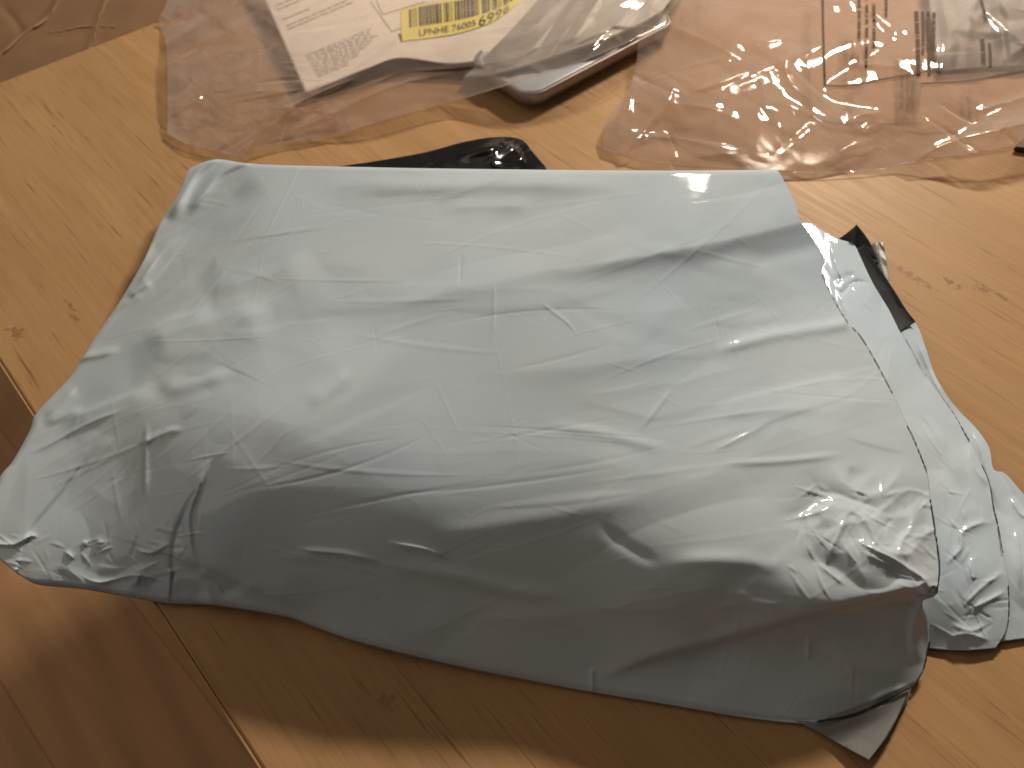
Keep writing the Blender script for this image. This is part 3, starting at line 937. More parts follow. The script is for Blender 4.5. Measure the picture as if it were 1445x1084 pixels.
def zbody(px, py):
    """height of the finished skin nearest a pixel"""
    out = []
    sub = (slice(None, None, 2), slice(None, None, 2))
    xs, ys, zs = X[sub].ravel(), Y[sub].ravel(), Z[sub].ravel()
    for a, b2 in zip(np.atleast_1d(px), np.atleast_1d(py)):
        k = np.argmin((xs - a) ** 2 + (ys - b2) ** 2)
        out.append(zs[k])
    return np.array(out)


edge_line('torn_edge', [(1160, 385), (1180, 428), (1197, 456)], zbody, 0.00028, 5, parcel, brk=0.1)
edge_line('torn_edge', [(1203, 462), (1215, 475), (1236, 510), (1260, 556)], zbody, 0.00030, 6, parcel, brk=-0.2)
edge_line('torn_edge', [(1280, 600), (1290, 620), (1308, 665)], zbody, 0.00035, 7, parcel, brk=-0.3)
edge_line('torn_edge', [(1313, 705), (1320, 750), (1326, 800), (1322, 838)], zbody, 0.00042, 8, parcel, brk=-0.4)
edge_line('torn_edge', [(1312, 905), (1310, 915), (1303, 945), (1288, 970)], zbody, 0.00050, 9, parcel, brk=-0.5)

# --- second layer: the open mouth of the bag, spread out to the right
def layer(name, t_, r_, b_, l_, zpts, nu, nv, creases, rnd, mats=(M_poly, M_poly_in, M_cut), thick=0.0005, zmin=0.0012, sharp=False, nz=0.0004, fac=0.0004):
    Xl, Yl = coons(t_, r_, b_, l_, nu, nv, sharp)
    f_ = tps(zpts)
    Zl = f_(Xl, Yl) * 0.01
    for c_ in creases:
        crease(Zl, Xl, Yl, *c_)
    for r2_ in rnd:
        crumple(Zl, Xl, Yl, *r2_)
    Zl += nz * rnoise(Xl, Yl, 40, rad(-60), 2, 8) + fac * tnoise(Xl, Yl, 30, rad(60), 1.6, 120 + nu)
    Zl = np.maximum(Zl, zmin)
    o_ = sheet(name, P(Xl, Yl, Zl), mats[0], parcel, thick, mats[1], mats[2])
    return o_, f_


second_r = [(1205, 343), (1214, 362), (1232, 400), (1255, 438), (1275, 478), (1300, 520), (1328, 560), (1345, 583), (1368, 622), (1385, 655), (1396, 682), (1402, 715), (1408, 740), (1415, 780), (1423, 825), (1424, 860), (1420, 890), (1405, 915)]
lay2, z2 = layer('torn_flap', [(1060, 330), (1132, 314), (1155, 322), (1180, 336), (1205, 343)], second_r,
                 [(1180, 880), (1250, 903), (1312, 915), (1360, 918), (1405, 915)],
                 [(1060, 330), (1080, 440), (1140, 560), (1200, 680), (1200, 800), (1180, 880)],
                 [(1060, 330, 1.5), (1132, 314, 1.5), (1205, 343, 1.3), (1170, 430, 1.9), (1232, 400, 1.2), (1275, 478, 1.1), (1230, 520, 1.8), (1300, 640, 1.7), (1345, 583, .9),
                  (1396, 682, 1.0), (1350, 700, 1.6), (1320, 800, 1.5), (1408, 740, 1.1), (1424, 850, .8), (1370, 820, 1.6), (1320, 880, .9), (1312, 915, .3), (1405, 915, .3), (1200, 700, 1.6), (1190, 860, .6), (1080, 440, 1.6)],
                 150, 330,
                 [([(1165, 372), (1185, 412), (1205, 398), (1235, 400)], 3, -1.6, 'sharp'),
                  ([(1160, 372), (1190, 430), (1200, 470)], 3, 1.2, 'sharp'),
                  ([(1170, 338), (1180, 375), (1195, 410)], 3, 1.3, 'sharp'),
                  ([(1210, 386), (1190, 392), (1172, 398)], 5, -1.0, 'ridge'),
                  ([(1330, 800), (1355, 775), (1358, 752), (1385, 738), (1405, 740)], 4, 1.8, 'sharp'),
                  ([(1360, 800), (1375, 815), (1372, 790), (1370, 815), (1380, 822)], 3, 1.2, 'sharp'),
                  ([(1355, 860), (1385, 830), (1418, 805)], 4, 1.5, 'sharp'),
                  ([(1365, 862), (1400, 845), (1422, 832)], 4, 1.6, 'sharp'),
                  ([(1335, 900), (1365, 895), (1400, 905)], 5, 1.5, 'sharp'),
                  ([(1340, 880), (1370, 890), (1395, 880)], 5, 1.2, 'sharp'),
                  ([(1300, 600), (1340, 640), (1360, 690)], 12, 1.2, 'ridge'),
                  ([(1365, 625), (1375, 660), (1400, 690)], 6, 1.6, 'sharp')],
                 [(20, 31, 0.5, 60, 10, rad(70), 0.5), (34, 36, 0.6, 44, 3.4, rad(10), 0.9, (1320, 1425, 690, 905)), (20, 38, 0.35, 90, 3.2, rad(65), 0.4)], fac=0.0007)
edge_line('torn_edge', [(1328, 560), (1345, 583), (1368, 622)], lambda a, b2: z2(a, b2) * .01, 0.00036, 10, parcel, brk=-0.2)
edge_line('torn_edge', [(1385, 655), (1396, 682), (1402, 715), (1408, 740), (1415, 780)], lambda a, b2: z2(a, b2) * .01, 0.00036, 11, parcel, brk=-0.3)
edge_line('torn_edge', [(1423, 825), (1424, 860), (1420, 890), (1405, 915)], lambda a, b2: z2(a, b2) * .01, 0.00036, 12, parcel, brk=-0.1)

third_r = [(1262, 430), (1292, 456), (1306, 490), (1320, 530), (1345, 570), (1378, 605), (1396, 632), (1402, 662), (1418, 668), (1436, 688), (1452, 712), (1475, 790), (1480, 850), (1470, 898)]
lay3, z3 = layer('torn_flap', [(1200, 445), (1235, 438), (1262, 430)], third_r, [(1330, 895), (1400, 905), (1440, 902), (1470, 898)],
                 [(1200, 445), (1260, 560), (1320, 680), (1340, 800), (1330, 895)],
                 [(1200, 445, .7), (1262, 430, .7), (1306, 490, .6), (1345, 570, .5), (1396, 632, .6), (1418, 668, .7), (1452, 712, .7), (1480, 850, .6), (1470, 898, .25), (1400, 800, .75), (1440, 800, 1.1), (1330, 895, .25), (1300, 640, .7), (1400, 905, .2)],
                 110, 260,
                 [([(1370, 600), (1385, 640), (1400, 690), (1410, 720)], 6, 2.0, 'sharp'),
                  ([(1425, 700), (1440, 725), (1455, 730)], 4, 1.4, 'sharp'),
                  ([(1432, 740), (1438, 790), (1440, 840)], 4, 1.4, 'sharp'),
                  ([(1290, 470), (1310, 520), (1340, 580)], 5, 1.2, 'sharp')],
                 [(20, 41, 0.6, 60, 10, rad(65), 0.5)], fac=0.0010)
edge_line('torn_edge', [(1268, 462), (1290, 500), (1306, 530)], lambda a, b2: z2(a, b2) * .01, 0.00028, 13, parcel, brk=0.0)

# dark lining showing at the far end of the tear
layer('dark_lining', [(1150, 345), (1180, 338), (1196, 328), (1209, 317)], [(1209, 317), (1222, 333), (1233, 352), (1240, 372)],
      [(1160, 372), (1200, 374), (1240, 372)], [(1150, 345), (1160, 372)],
      [(1150, 345, .8), (1209, 317, 2.2), (1240, 372, 1.0), (1160, 372, .6), (1200, 345, 1.1)], 40, 30, [([(1209, 317), (1205, 345), (1200, 370)], 5, 1.0, 'sharp', 0, (1, 1))], [(10, 3, .5, 30, 6, 1.0, 1)],
      mats=(M_poly_in, M_poly, M_cut))
layer('dark_lining', [(1200, 352), (1212, 350), (1219, 346)], [(1219, 346), (1243, 382), (1262, 410), (1278, 436), (1292, 454)],
      [(1270, 470), (1280, 462), (1292, 454)], [(1200, 352), (1215, 385), (1240, 430), (1270, 470)],
      [(1200, 352, 1.0), (1219, 346, 1.5), (1262, 410, 1.25), (1292, 454, 0.8), (1270, 470, .6), (1240, 430, .7), (1215, 385, .8)], 40, 90,
      [([(1219, 346), (1243, 382), (1262, 410), (1292, 454)], 4, 1.2, 'sharp', 0, (1, 1))], [(12, 5, .4, 40, 5, 1.0, .5)], mats=(M_poly_in, M_poly, M_cut))
layer('dark_lining', [(1219, 352), (1232, 344), (1246, 341)], [(1246, 341), (1250, 362), (1254, 390), (1254, 400)],
      [(1248, 396), (1251, 398), (1254, 400)], [(1219, 352), (1232, 372), (1248, 396)],
      [(1219, 352, .9), (1246, 341, 1.3), (1254, 400, .9), (1232, 372, .8)], 30, 40, [([(1236, 344), (1242, 370), (1250, 395)], 4, .8, 'sharp', 0, (1, 1))], [(6, 6, .5, 30, 5, 1.0, .5)],
      mats=(M_poly_mid, M_poly_in, M_cut))

# turned-out corner lying on the table under the front
layer('corner_flap', [(1120, 990), (1180, 1000), (1225, 990), (1287, 966)], [(1287, 966), (1282, 985), (1262, 1020), (1245, 1048), (1226, 1073)],
      [(1120, 1016), (1160, 1036), (1195, 1056), (1226, 1073)], [(1120, 990), (1120, 1016)],
      [(1120, 990, .18), (1287, 966, .25), (1226, 1073, .55), (1120, 1016, .2), (1262, 1020, .45), (1190, 1025, .35)], 90, 60,
      [([(1170, 1022), (1215, 1012), (1262, 990)], 10, 1.2, 'ridge')], [(10, 7, .4, 50, 8, .5, 1)], mats=(M_flap, M_poly_in, M_cut))
edge_line('torn_edge', [(1284, 972), (1266, 1013), (1247, 1046), (1227, 1072)], lambda a, b2: np.full(np.shape(a), .0045), 0.0004, 14, parcel, brk=-0.6)
edge_line('torn_edge', [(1154, 1018), (1190, 1012), (1225, 1000), (1284, 969)], lambda a, b2: np.full(np.shape(a), .0045), 0.0008, 15, parcel, brk=-0.6)

# ------------------------------------------------------------------ black glossy item behind the parcel
M_black = plain_mat('glossy_black_plastic', (0.012, 0.012, 0.014), 0.13, spec=0.6, noise=0.1)
blk = empty('black_plastic_bag', tuple(P(640, 225, 0)))
tag(blk, 'glossy black plastic bag poking out behind the far edge of the parcel', 'plastic bag')
Xk, Yk = coons([(470, 238), (530, 229), (600, 216), (655, 201), (700, 194), (735, 197), (752, 215), (770, 236)],
               [(770, 236), (775, 245), (780, 262)], [(470, 262), (600, 264), (700, 264), (780, 262)], [(470, 236), (470, 262)], 200, 50)
Zk = tps([(470, 224, 1.2), (600, 212, 2.0), (700, 194, 2.4), (740, 198, 1.8), (770, 236, .6), (700, 215, 3.5), (600, 235, 2.6), (500, 240, 1.6), (780, 262, .4), (700, 262, 2.0), (470, 262, 1)])(Xk, Yk) * 0.01
crease(Zk, Xk, Yk, [(640, 225), (680, 212), (720, 205)], 7, 2.2, 'ridge')
crease(Zk, Xk, Yk, [(700, 196), (730, 215), (745, 240)], 5, 1.8, 'sharp')
crumple(Zk, Xk, Yk, 30, 9, 1.2, 60, 8, rad(-15), 0.5)
Zk = np.maximum(Zk, .002)
Vk = P(Xk, Yk, Zk)
# closed pouch: far wall drops to the table
far = Vk[0].copy(); far[:, 1] += 0.004; far[:, 2] = 0.0015
mid = Vk[0].copy(); mid[:, 1] += 0.006; mid[:, 2] *= 0.5
Vk = np.concatenate([far[None], mid[None], Vk])
sheet('bag_film', Vk, M_black, blk)

# ------------------------------------------------------------------ silver phone
M_alu = plain_mat('satin_silver_glass', (0.56, 0.61, 0.68), 0.22, 0.35, noise=0.03)
M_rim = plain_mat('brushed_metal_rim', (0.30, 0.25, 0.23), 0.4, 0.5, noise=0.04)
M_dark = plain_mat('dark_rubber', (0.03, 0.03, 0.03), 0.5)
pz = 0.017
pc = P(748, 133, pz)[:2]            # rounded corner
e1 = P(925, 40, pz)[:2] - pc; e1 /= np.linalg.norm(e1)
e2 = np.array([-e1[1], e1[0]])
R_ = 0.018


def rrect(L_, W_, r_, ins, n=9):
    out = []
    for cx_, cy_, a0 in ((L_ - r_, r_, -90), (L_ - r_, W_ - r_, 0), (r_, W_ - r_, 90), (r_, r_, 180)):
        for k in range(n):
            a = rad(a0 + 90 * k / (n - 1))
            out.append((cx_ + (r_ - ins) * math.cos(a), cy_ + (r_ - ins) * math.sin(a)))
    return out


phone = empty('smartphone', (float(pc[0]), float(pc[1]), 0.005), math.atan2(e1[1], e1[0]))
tag(phone, 'silver phone with rounded corner lying under the left clear bag', 'phone')
PL, PW = 0.19, 0.085


def stack(name, rings, mat, cap_top=True, cap_bot=True):
    v = []; f = []
    n = None
    for z, ins in rings:
        pr = rrect(PL, PW, R_, ins)
        n = len(pr)
        v += [(x - R_ * 0.3, y - R_ * 0.3, z) for x, y in pr]
    for k in range(len(rings) - 1):
        for j in range(n):
            a, b2 = k * n + j, k * n + (j + 1) % n
            f.append((a, b2, b2 + n, a + n))
    if cap_top:
        f.append(tuple(range((len(rings) - 1) * n, len(rings) * n)))
    if cap_bot:
        f.append(tuple(range(n - 1, -1, -1)))
    o = mesh_obj(name, v, f, mat, None)
    o.parent = phone
    return o


stack('rim', [(0.0008, 0.002), (0.0045, 0.0003), (0.0075, 0.0), (0.0105, 0.0002), (0.0122, 0.0012), (0.0118, 0.0028)], M_rim, False, True)
stack('back_glass', [(0.0080, 0.0029), (0.0116, 0.0031), (0.0122, 0.006)], M_alu, True, False)

# ------------------------------------------------------------------ paper slip with yellow sticker
M_paper = plain_mat('white_paper', (0.80, 0.76, 0.70), 0.7, spec=0.2, noise=0.03)
M_ink = plain_mat('black_print', (0.035, 0.03, 0.03), 0.9, spec=0.05)
M_grey = plain_mat('grey_fine_print', (0.50, 0.46, 0.42), 0.8, spec=0.1)
M_yel = plain_mat('yellow_sticker', (0.84, 0.76, 0.14), 0.5, noise=0.03)
slip = empty('delivery_slip', tuple(P(520, 50, 0)))
tag(slip, 'white printed delivery slip with yellow barcode sticker, inside the left clear bag', 'paper slip')
sx = [(330, -80), (900, -160)]
sl_t = [(358, -32), (500, -40), (700, -45), (890, -45)]
sl_b = [(431, 131), (470, 116), (520, 96), (565, 82), (640, 90), (720, 76), (800, 46), (850, 20)]
sl_l = [(358, -32), (382, 20), (431, 131)]
sl_r = [(890, -45), (850, 20)]
zs_f = tps([(352, -45, 1.8), (431, 131, .9), (382, 20, 1.4), (520, 30, 2.0), (640, 30, 2.2), (640, 90, 1.2), (740, 30, 2.4), (850, 20, 2.0), (900, -160, 2.0), (600, -80, 2.3)])


def zs(x, y):
    return zs_f(x, y) * 0.01


Xs, Ys = coons(sl_t, sl_r, sl_b, sl_l, 120, 60)
Zs = zs(Xs, Ys)
sheet('paper', P(Xs, Ys, Zs), M_paper, slip, 0.0004)


def print_quads(name, quads_, mat, lift, parent=slip, n=6, zf=zs):
    """quads_ in photo pixels (4 corners each), laid on the curved paper"""
    vs, fs = [], []
    for q_ in quads_:
        a, b2, c_, d_ = [np.array(t, float) for t in q_]
        off_ = len(vs)
        for i in range(n + 1):
            t = i / n
            p0 = a + (b2 - a) * t; p1 = d_ + (c_ - d_) * t
            for pp in (p0, p1):
                vs.append(P(pp[0], pp[1], zf(pp[0], pp[1]) + lift))
        for i in range(n):
            k = off_ + 2 * i
            fs.append((k, k + 1, k + 3, k + 2))
    return mesh_obj(name, np.array(vs), fs, mat, parent, smooth=False)


# slip print: direction of the lines in the photo
ux = np.array([1.0, -0.42]); ux /= np.linalg.norm(ux)
uy = np.array([0.40, 1.0]); uy /= np.linalg.norm(uy)
O_ = np.array([383.0, 18.0])


def spx(a, b2):
    return O_ + ux * a + uy * b2


rs = np.random.RandomState(4)
words = []
for (a0, a1, b0, h_, dark_) in [(8, 60, -8, 2.0, 0), (10, 80, -2, 2.0, 0), (12, 46, 14, 2.0, 0), (13, 100, 24, 2.0, 0), (13, 104, 29, 2.2, 1)]:
    a = a0
    while a < a1:
        wl = rs.uniform(4, 13)
        words.append((spx(a, b0), spx(a + wl, b0), spx(a + wl, b0 + h_), spx(a, b0 + h_)))
        a += wl + rs.uniform(1.5, 3.0)
for rr_ in range(12):
    a = 22 + rr_ * 0.5
    b0 = 76 + rr_ * 3.1
    while a < 118 - max(0, rr_ - 4) * 7:
        wl = rs.uniform(3, 12)
        words.append((spx(a, b0 - 2), spx(a + wl, b0 - 2), spx(a + wl, b0 - 1.0), spx(a, b0 - 1.0)))
        a += wl + rs.uniform(1.5, 3.5)
print_quads('fine_print', words, M_grey, 0.0004, n=1)['kind'] = 'stuff'
# ruled box at the upper right of the slip
rl = []
for p0, p1 in (((523, 2), (553, 44)), ((553, 44), (566, 39)), ((540, 20), (600, 2)), ((529, -5), (540, 20))):
    p0 = np.array(p0, float); p1 = np.array(p1, float)
    d_ = (p1 - p0) / np.linalg.norm(p1 - p0); n_ = np.array([-d_[1], d_[0]]) * 0.8
    rl.append((p0 - n_, p1 - n_, p1 + n_, p0 + n_))
print_quads('ruled_line', rl, M_grey, 0.0004)
print_quads('printed_bar', [((562, 48), (565, 47), (569, 57), (566, 59))], M_ink, 0.0005)

# yellow sticker
Xy, Yy = coons([(566, 14), (600, 6), (650, -2), (700, -12), (738, -24)], [(738, -24), (735, -8), (731, 4)],
               [(568, 58), (610, 53), (650, 46), (690, 33), (715, 18), (731, 4)], [(566, 14), (566, 36), (568, 58)], 120, 24)


def S_(u, v):
    fu, fv = np.clip(u, 0, 1) * 119, np.clip(v, 0, 1) * 23
    i, j = np.minimum(np.floor(fu).astype(int), 118), np.minimum(np.floor(fv).astype(int), 22)
    a, b2 = fu - i, fv - j
    g = lambda A: A[j, i] * (1 - a) * (1 - b2) + A[j, i + 1] * a * (1 - b2) + A[j + 1, i] * (1 - a) * b2 + A[j + 1, i + 1] * a * b2
    return g(Xy), g(Yy)


stk = sheet('barcode_sticker', P(Xy, Yy, zs(Xy, Yy) + 0.0006), M_yel, slip)
pat = [3, 2, 1, 2, 1, 3, 4, 1, 2, 1, 4, 1, 3, 1, 2, 1, 5, 1, 2, 3, 1, 1, 3, 1, 1, 2, 1, 3, 2, 1, 4, 1, 2, 1, 3, 1, 4, 1, 5, 1, 2, 1, 1, 4, 6, 1, 3, 3, 1, 1, 4, 2, 1, 2, 1, 3, 4, 1, 2, 2, 4, 1]
tot = float(sum(pat)); u0, u1 = 0.065, 0.93
acc = 0; k = 0
bars_v, bars_f = [], []
for wd in pat:
    if k % 2 == 0:
        ua, ub = u0 + (u1 - u0) * acc / tot, u0 + (u1 - u0) * (acc + wd) / tot
        off_ = len(bars_v)
        for (uu, vv3) in ((ua, 0.05), (ub, 0.05), (ub, 0.60), (ua, 0.60)):
            x_, y_ = S_(np.array(uu), np.array(vv3))
            bars_v.append(P(x_, y_, zs(x_, y_) + 0.0010))
        bars_f.append((off_, off_ + 3, off_ + 2, off_ + 1))
    acc += wd; k += 1
mesh_obj('barcode', np.array(bars_v), bars_f, M_ink, stk_parent := slip, smooth=False)


def text_on(name, body, u_a, u_b, v_a, v_b, mat, surf=S_, zf=zs, parent=slip, lift=0.0011):
    cu = bpy.data.curves.new(name, 'FONT'); cu.body = body; cu.size = 1.0; cu.resolution_u = 3
    to = bpy.data.objects.new(name, cu); COL.objects.link(to)
    dg = bpy.context.evaluated_depsgraph_get(); dg.update()
    me = bpy.data.meshes.new_from_object(to.evaluated_get(dg))
    bpy.data.objects.remove(to); bpy.data.curves.remove(cu)
    n_ = len(me.vertices)
    co = np.zeros(n_ * 3); me.vertices.foreach_get('co', co); co = co.reshape(-1, 3)
    mn, mx = co.min(0), co.max(0)
    u = u_a + (u_b - u_a) * (co[:, 0] - mn[0]) / (mx[0] - mn[0])
    v_ = v_b + (v_a - v_b) * (co[:, 1] - mn[1]) / (mx[1] - mn[1])
    x_, y_ = surf(u, v_)
    W_ = P(x_, y_, zf(x_, y_) + lift) - np.array(parent.location)
    me.vertices.foreach_set('co', W_.astype(np.float32).ravel())
    me.materials.clear(); me.materials.append(mat); me.update()
    o = bpy.data.objects.new(name, me); COL.objects.link(o); o.parent = parent
    return o


text_on('sticker_lettering', 'LPNHE 76005', 0.14, 0.60, 0.72, 0.90, M_grey if False else M_ink)
text_on('sticker_digits', '6996', 0.625, 0.90, 0.66, 1.0 - 0.03, M_ink)

# ------------------------------------------------------------------ grey wrapped item in the left bag
M_wrap = poly_mat('silver_grey_wrap', (0.34, 0.33, 0.31), 0.5, 0.8, 0, 0.3)
wrap = empty('wrapped_packet', tuple(P(820, 50, 0)))
tag(wrap, 'grey wrapped packet inside the left clear bag, over the phone', 'packet')
Xw, Yw = coons([(785, -30), (840, -60), (900, -90), (1000, -160)], [(1000, -160), (985, -60), (935, 15)],
               [(655, 109), (705, 103), (780, 80), (860, 52), (905, 32), (935, 15)], [(785, -30), (740, 22), (692, 72), (655, 109)], 160, 80)
Zw = tps([(640, 40, 1.0), (655, 110, .6), (780, 80, 1.5), (935, 15, 1.8), (1000, -160, 1.5), (760, 0, 2.0), (860, -10, 2.2), (700, 60, 1.4)])(Xw, Yw) * .01
crumple(Zw, Xw, Yw, 60, 61, 2.0, 120, 14, rad(-28), 0.4)
Zw = np.maximum(Zw, .002) + .010 * np.clip((Xw - 640) / 60, 0, 1)
sheet('wrapping', P(Xw, Yw, Zw), M_wrap, wrap, 0.002)

# ------------------------------------------------------------------ clear bags
M_film = film_mat('clear_film', 0.24, tint=(0.975, 0.955, 0.945), hcol=(0.72, 0.65, 0.61))
M_film_back = film_mat('clear_film_dull', 0.22, tint=(0.975, 0.955, 0.945), hcol=(0.68, 0.58, 0.53), rough=0.10, gloss=0.08)
M_film2 = film_mat('clear_film_heavy', 0.30, gloss=0.5, tint=(0.965, 0.94, 0.925), hcol=(0.66, 0.585, 0.54))


def clear_bag(name, label, t_, r_, b_, l_, zpts, nu, nv, creases, rnds, mat, seed, lo_inset=0.97):
    par = empty(name, tuple(P(np.mean([p_[0] for p_ in b_]), np.mean([p_[1] for p_ in b_]), 0)))
    tag(par, label, 'plastic bag', 'clear plastic bags at the back of the table')
    Xc, Yc = coons(t_, r_, b_, l_, nu, nv)
    fz = tps(zpts)
    Zc = fz(Xc, Yc) * .01
    for c_ in creases:
        crease(Zc, Xc, Yc, *c_)
    for r2 in rnds:
        crumple(Zc, Xc, Yc, *r2)
    m1_ = np.clip(0.55 + 1.1 * rnoise(Xc, Yc, 80, rad(-30), 1.5, seed + 11), 0.05, 1.4)
    m2_ = np.clip(0.25 + 1.8 * rnoise(Xc, Yc, 55, rad(20), 1.5, seed + 12), 0.0, 1.6)
    Zc += .0042 * 1.5 * m1_ * tnoise(Xc, Yc, 92, rad(-25), 2.6, seed + 7, 0.7) + .0008 * m2_ * tnoise(Xc, Yc, 30, rad(35), 2.6, seed + 9, 1.0)
    Zc += .0006 * rnoise(Xc, Yc, 60, rad(-20), 1.8, seed) + .0001 * rnoise(Xc, Yc, 18, rad(-20), 1.5, seed + 1)
    Zc = np.maximum(Zc, .0016)
    sheet('front_film', P(Xc, Yc, Zc), mat, par)
    Zl = np.clip(Zc[::2, ::2] * 0.12, .0009, .003) + .0005 * (tnoise(Xc[::2, ::2], Yc[::2, ::2], 90, 0.3, 2.5, seed + 2) + 1)
    sheet('back_film', P(Xc[::2, ::2], Yc[::2, ::2], Zl), M_film_back, par)
    # heat-sealed seam along the near edge
    q_ = resample(catmull(b_, 6), 160)
    tube('seam', P(q_[:, 0], q_[:, 1], np.maximum(.0016, fz(q_[:, 0], q_[:, 1]) * .01)), 0.0006, mat, par, 5)
    return par, fz, Xc, Yc, Zc


bagL = clear_bag('clear_bag', 'clear plastic bag at the upper left holding the printed delivery slip',
                 [(238, -60), (420, -120), (700, -180), (1010, -220)], [(1010, -220), (985, -60), (955, 5), (925, 38)],
                 [(236, 188), (262, 202), (300, 212), (345, 222), (358, 214), (400, 202), (470, 190), (560, 165), (650, 140), (720, 118), (800, 94), (880, 62), (925, 38)],
                 [(238, -60), (236, 0), (224, 30), (234, 62), (236, 120), (236, 188)],
                 [(238, -60, 1.5), (236, 60, .8), (236, 188, .4), (300, 212, .4), (350, 218, .4), (470, 190, .5), (650, 140, 1.1), (720, 112, 2.6), (800, 94, 3.2), (925, 38, 3.3), (985, -60, 2.5),
                  (985, -10, 3.6), (300, 60, 1.8), (330, 150, 1.4), (430, 110, 1.9), (520, 30, 2.8), (640, 30, 3.0), (740, 30, 3.6), (850, 10, 3.9), (640, 90, 2.2), (500, 120, 2.2), (600, -80, 3.2), (900, -160, 3.2), (400, -60, 2.6)],
                 420, 230,
                 [([(386, 168), (400, 158), (430, 142), (470, 124), (510, 108)], 4, 4.0, 'sharp'),
                  ([(560, 84), (610, 80), (700, 60), (800, 30)], 7, 2.0, 'sharp'),
                  ([(400, 190), (470, 160), (560, 120), (660, 100)], 7, 2.6, 'sharp'),
                  ([(300, 140), (360, 130), (430, 128)], 7, 2.2, 'sharp'),
                  ([(275, 165), (280, 130), (262, 100)], 7, 2.0, 'sharp'),
                  ([(345, 220), (365, 190), (385, 170)], 5, 2.0, 'sharp'),
                  ([(320, 120), (350, 90), (400, 60)], 8, 1.8, 'sharp'),
                  ([(225, 20), (240, 28), (262, 12)], 5, 3.0, 'sharp', 0, (1, 0))],
                 [(18, 71, 1.6, 150, 28, rad(-25), 0.5, None, False), (14, 73, 1.6, 160, 14, rad(-22), 0.3, (400, 930, -20, 190)), (16, 75, 2.0, 100, 9, rad(-15), 0.9, (235, 480, 0, 215))], M_film, 81)

bagR = clear_bag('clear_bag', 'clear plastic bag at the upper right with black printed frame and text columns',
                 [(925, -150), (1100, -180), (1300, -180), (1560, -160)], [(1560, -160), (1545, 0), (1530, 120), (1520, 185)],
                 [(851, 210), (880, 219), (920, 228), (1000, 236), (1080, 241), (1160, 244), (1230, 241), (1270, 232), (1320, 224), (1400, 212), (1520, 185)],
                 [(925, -150), (915, 0), (902, 55), (897, 95), (885, 130), (862, 158), (851, 185), (851, 210)],
                 [(925, -150, 2.0), (902, 55, 1.8), (897, 95, 1.4), (862, 158, 1.2), (851, 210, .5), (1000, 236, .4), (1160, 244, .4), (1270, 232, .5), (1400, 212, 1.6), (1520, 185, 1.8),
                  (960, 60, 2.2), (950, 150, 1.7), (1080, 100, 2.2), (1080, 180, 1.5), (1200, 60, 2.6), (1200, 150, 2.0), (1330, 80, 3.0), (1330, 170, 2.2), (1430, 60, 3.2), (1100, -60, 2.6), (1300, -60, 3.0), (1550, 0, 3.0)],
                 420, 260,
                 [([(900, 185), (915, 175), (940, 150), (952, 115), (945, 103)], 6, 2.4, 'sharp'),
                  ([(892, 175), (888, 150), (900, 105)], 5, 2.4, 'sharp'),
                  ([(1120, 55), (1110, 90), (1115, 115), (1150, 150)], 8, 3.0, 'sharp'),
                  ([(1050, 55), (1085, 58), (1120, 52)], 8, 2.4, 'sharp'),
                  ([(1205, 190), (1208, 165), (1255, 158)], 5, 2.4, 'sharp'),
                  ([(1215, 185), (1250, 172)], 5, 2.0, 'sharp'),
                  ([(1190, 92), (1235, 92), (1275, 96)], 4, 2.4, 'sharp'),
                  ([(1275, 238), (1330, 205), (1400, 185), (1445, 175)], 8, 2.6, 'sharp', 0, (1, 1)),
                  ([(1365, 160), (1420, 145), (1470, 130)], 5, 2.4, 'sharp', 0, (0, 1)),
                  ([(1390, 15), (1430, 50), (1480, 90)], 9, 3.5, 'sharp', 0, (1, 1)),
                  ([(940, 145), (1010, 155), (1060, 180)], 9, 2.0, 'sharp'),
                  ([(960, 225), (1020, 218), (1120, 222)], 6, 1.6, 'sharp'),
                  ([(930, 30), (1000, 60), (1060, 90)], 9, 2.2, 'sharp')],
                 [(20, 91, 1.6, 140, 28, rad(-10), 0.9, None, False), (26, 92, 2.2, 110, 10, rad(-15), 0.9, (880, 1480, 0, 235))], M_film2, 95)

# black print on the right bag, laid on its upper film
parR, fzR, XR, YR, ZR = bagR


def z_of(XA, YA, ZA):
    sub = (slice(None, None, 2), slice(None, None, 2))
    xs_, ys_, z_ = XA[sub].ravel(), YA[sub].ravel(), ZA[sub].ravel()

    def f__(x, y):
        x = np.atleast_1d(np.asarray(x, float)); y = np.atleast_1d(np.asarray(y, float))
        out = np.array([z_[np.argsort((xs_ - a) ** 2 + (ys_ - b2) ** 2)[:3]].max() for a, b2 in zip(x.ravel(), y.ravel())])
        return out.reshape(x.shape)
    return f__


def film_strip(name, pts, wpx, mat, zf, parent, lift=0.0006, n=40, brk=None, seed=0):
    q_ = resample(catmull(pts, 6), n)
    T_ = np.gradient(q_, axis=0); T_ /= np.linalg.norm(T_, axis=1)[:, None]
    n_ = np.stack([-T_[:, 1], T_[:, 0]], -1)
    z_ = zf(q_[:, 0], q_[:, 1]) + lift
    a, b2 = q_ - n_ * wpx / 2, q_ + n_ * wpx / 2
    Va, Vb = P(a[:, 0], a[:, 1], z_), P(b2[:, 0], b2[:, 1], z_)
    vs = np.concatenate([Va, Vb]); fs = []
    rs_ = np.random.RandomState(seed)
    keep = True
    for i in range(n - 1):
        if brk is not None and rs_.rand() < brk:
            continue
        fs.append((i, i + 1, n + i + 1, n + i))
    return mesh_obj(name, vs, fs, mat, parent, smooth=False)


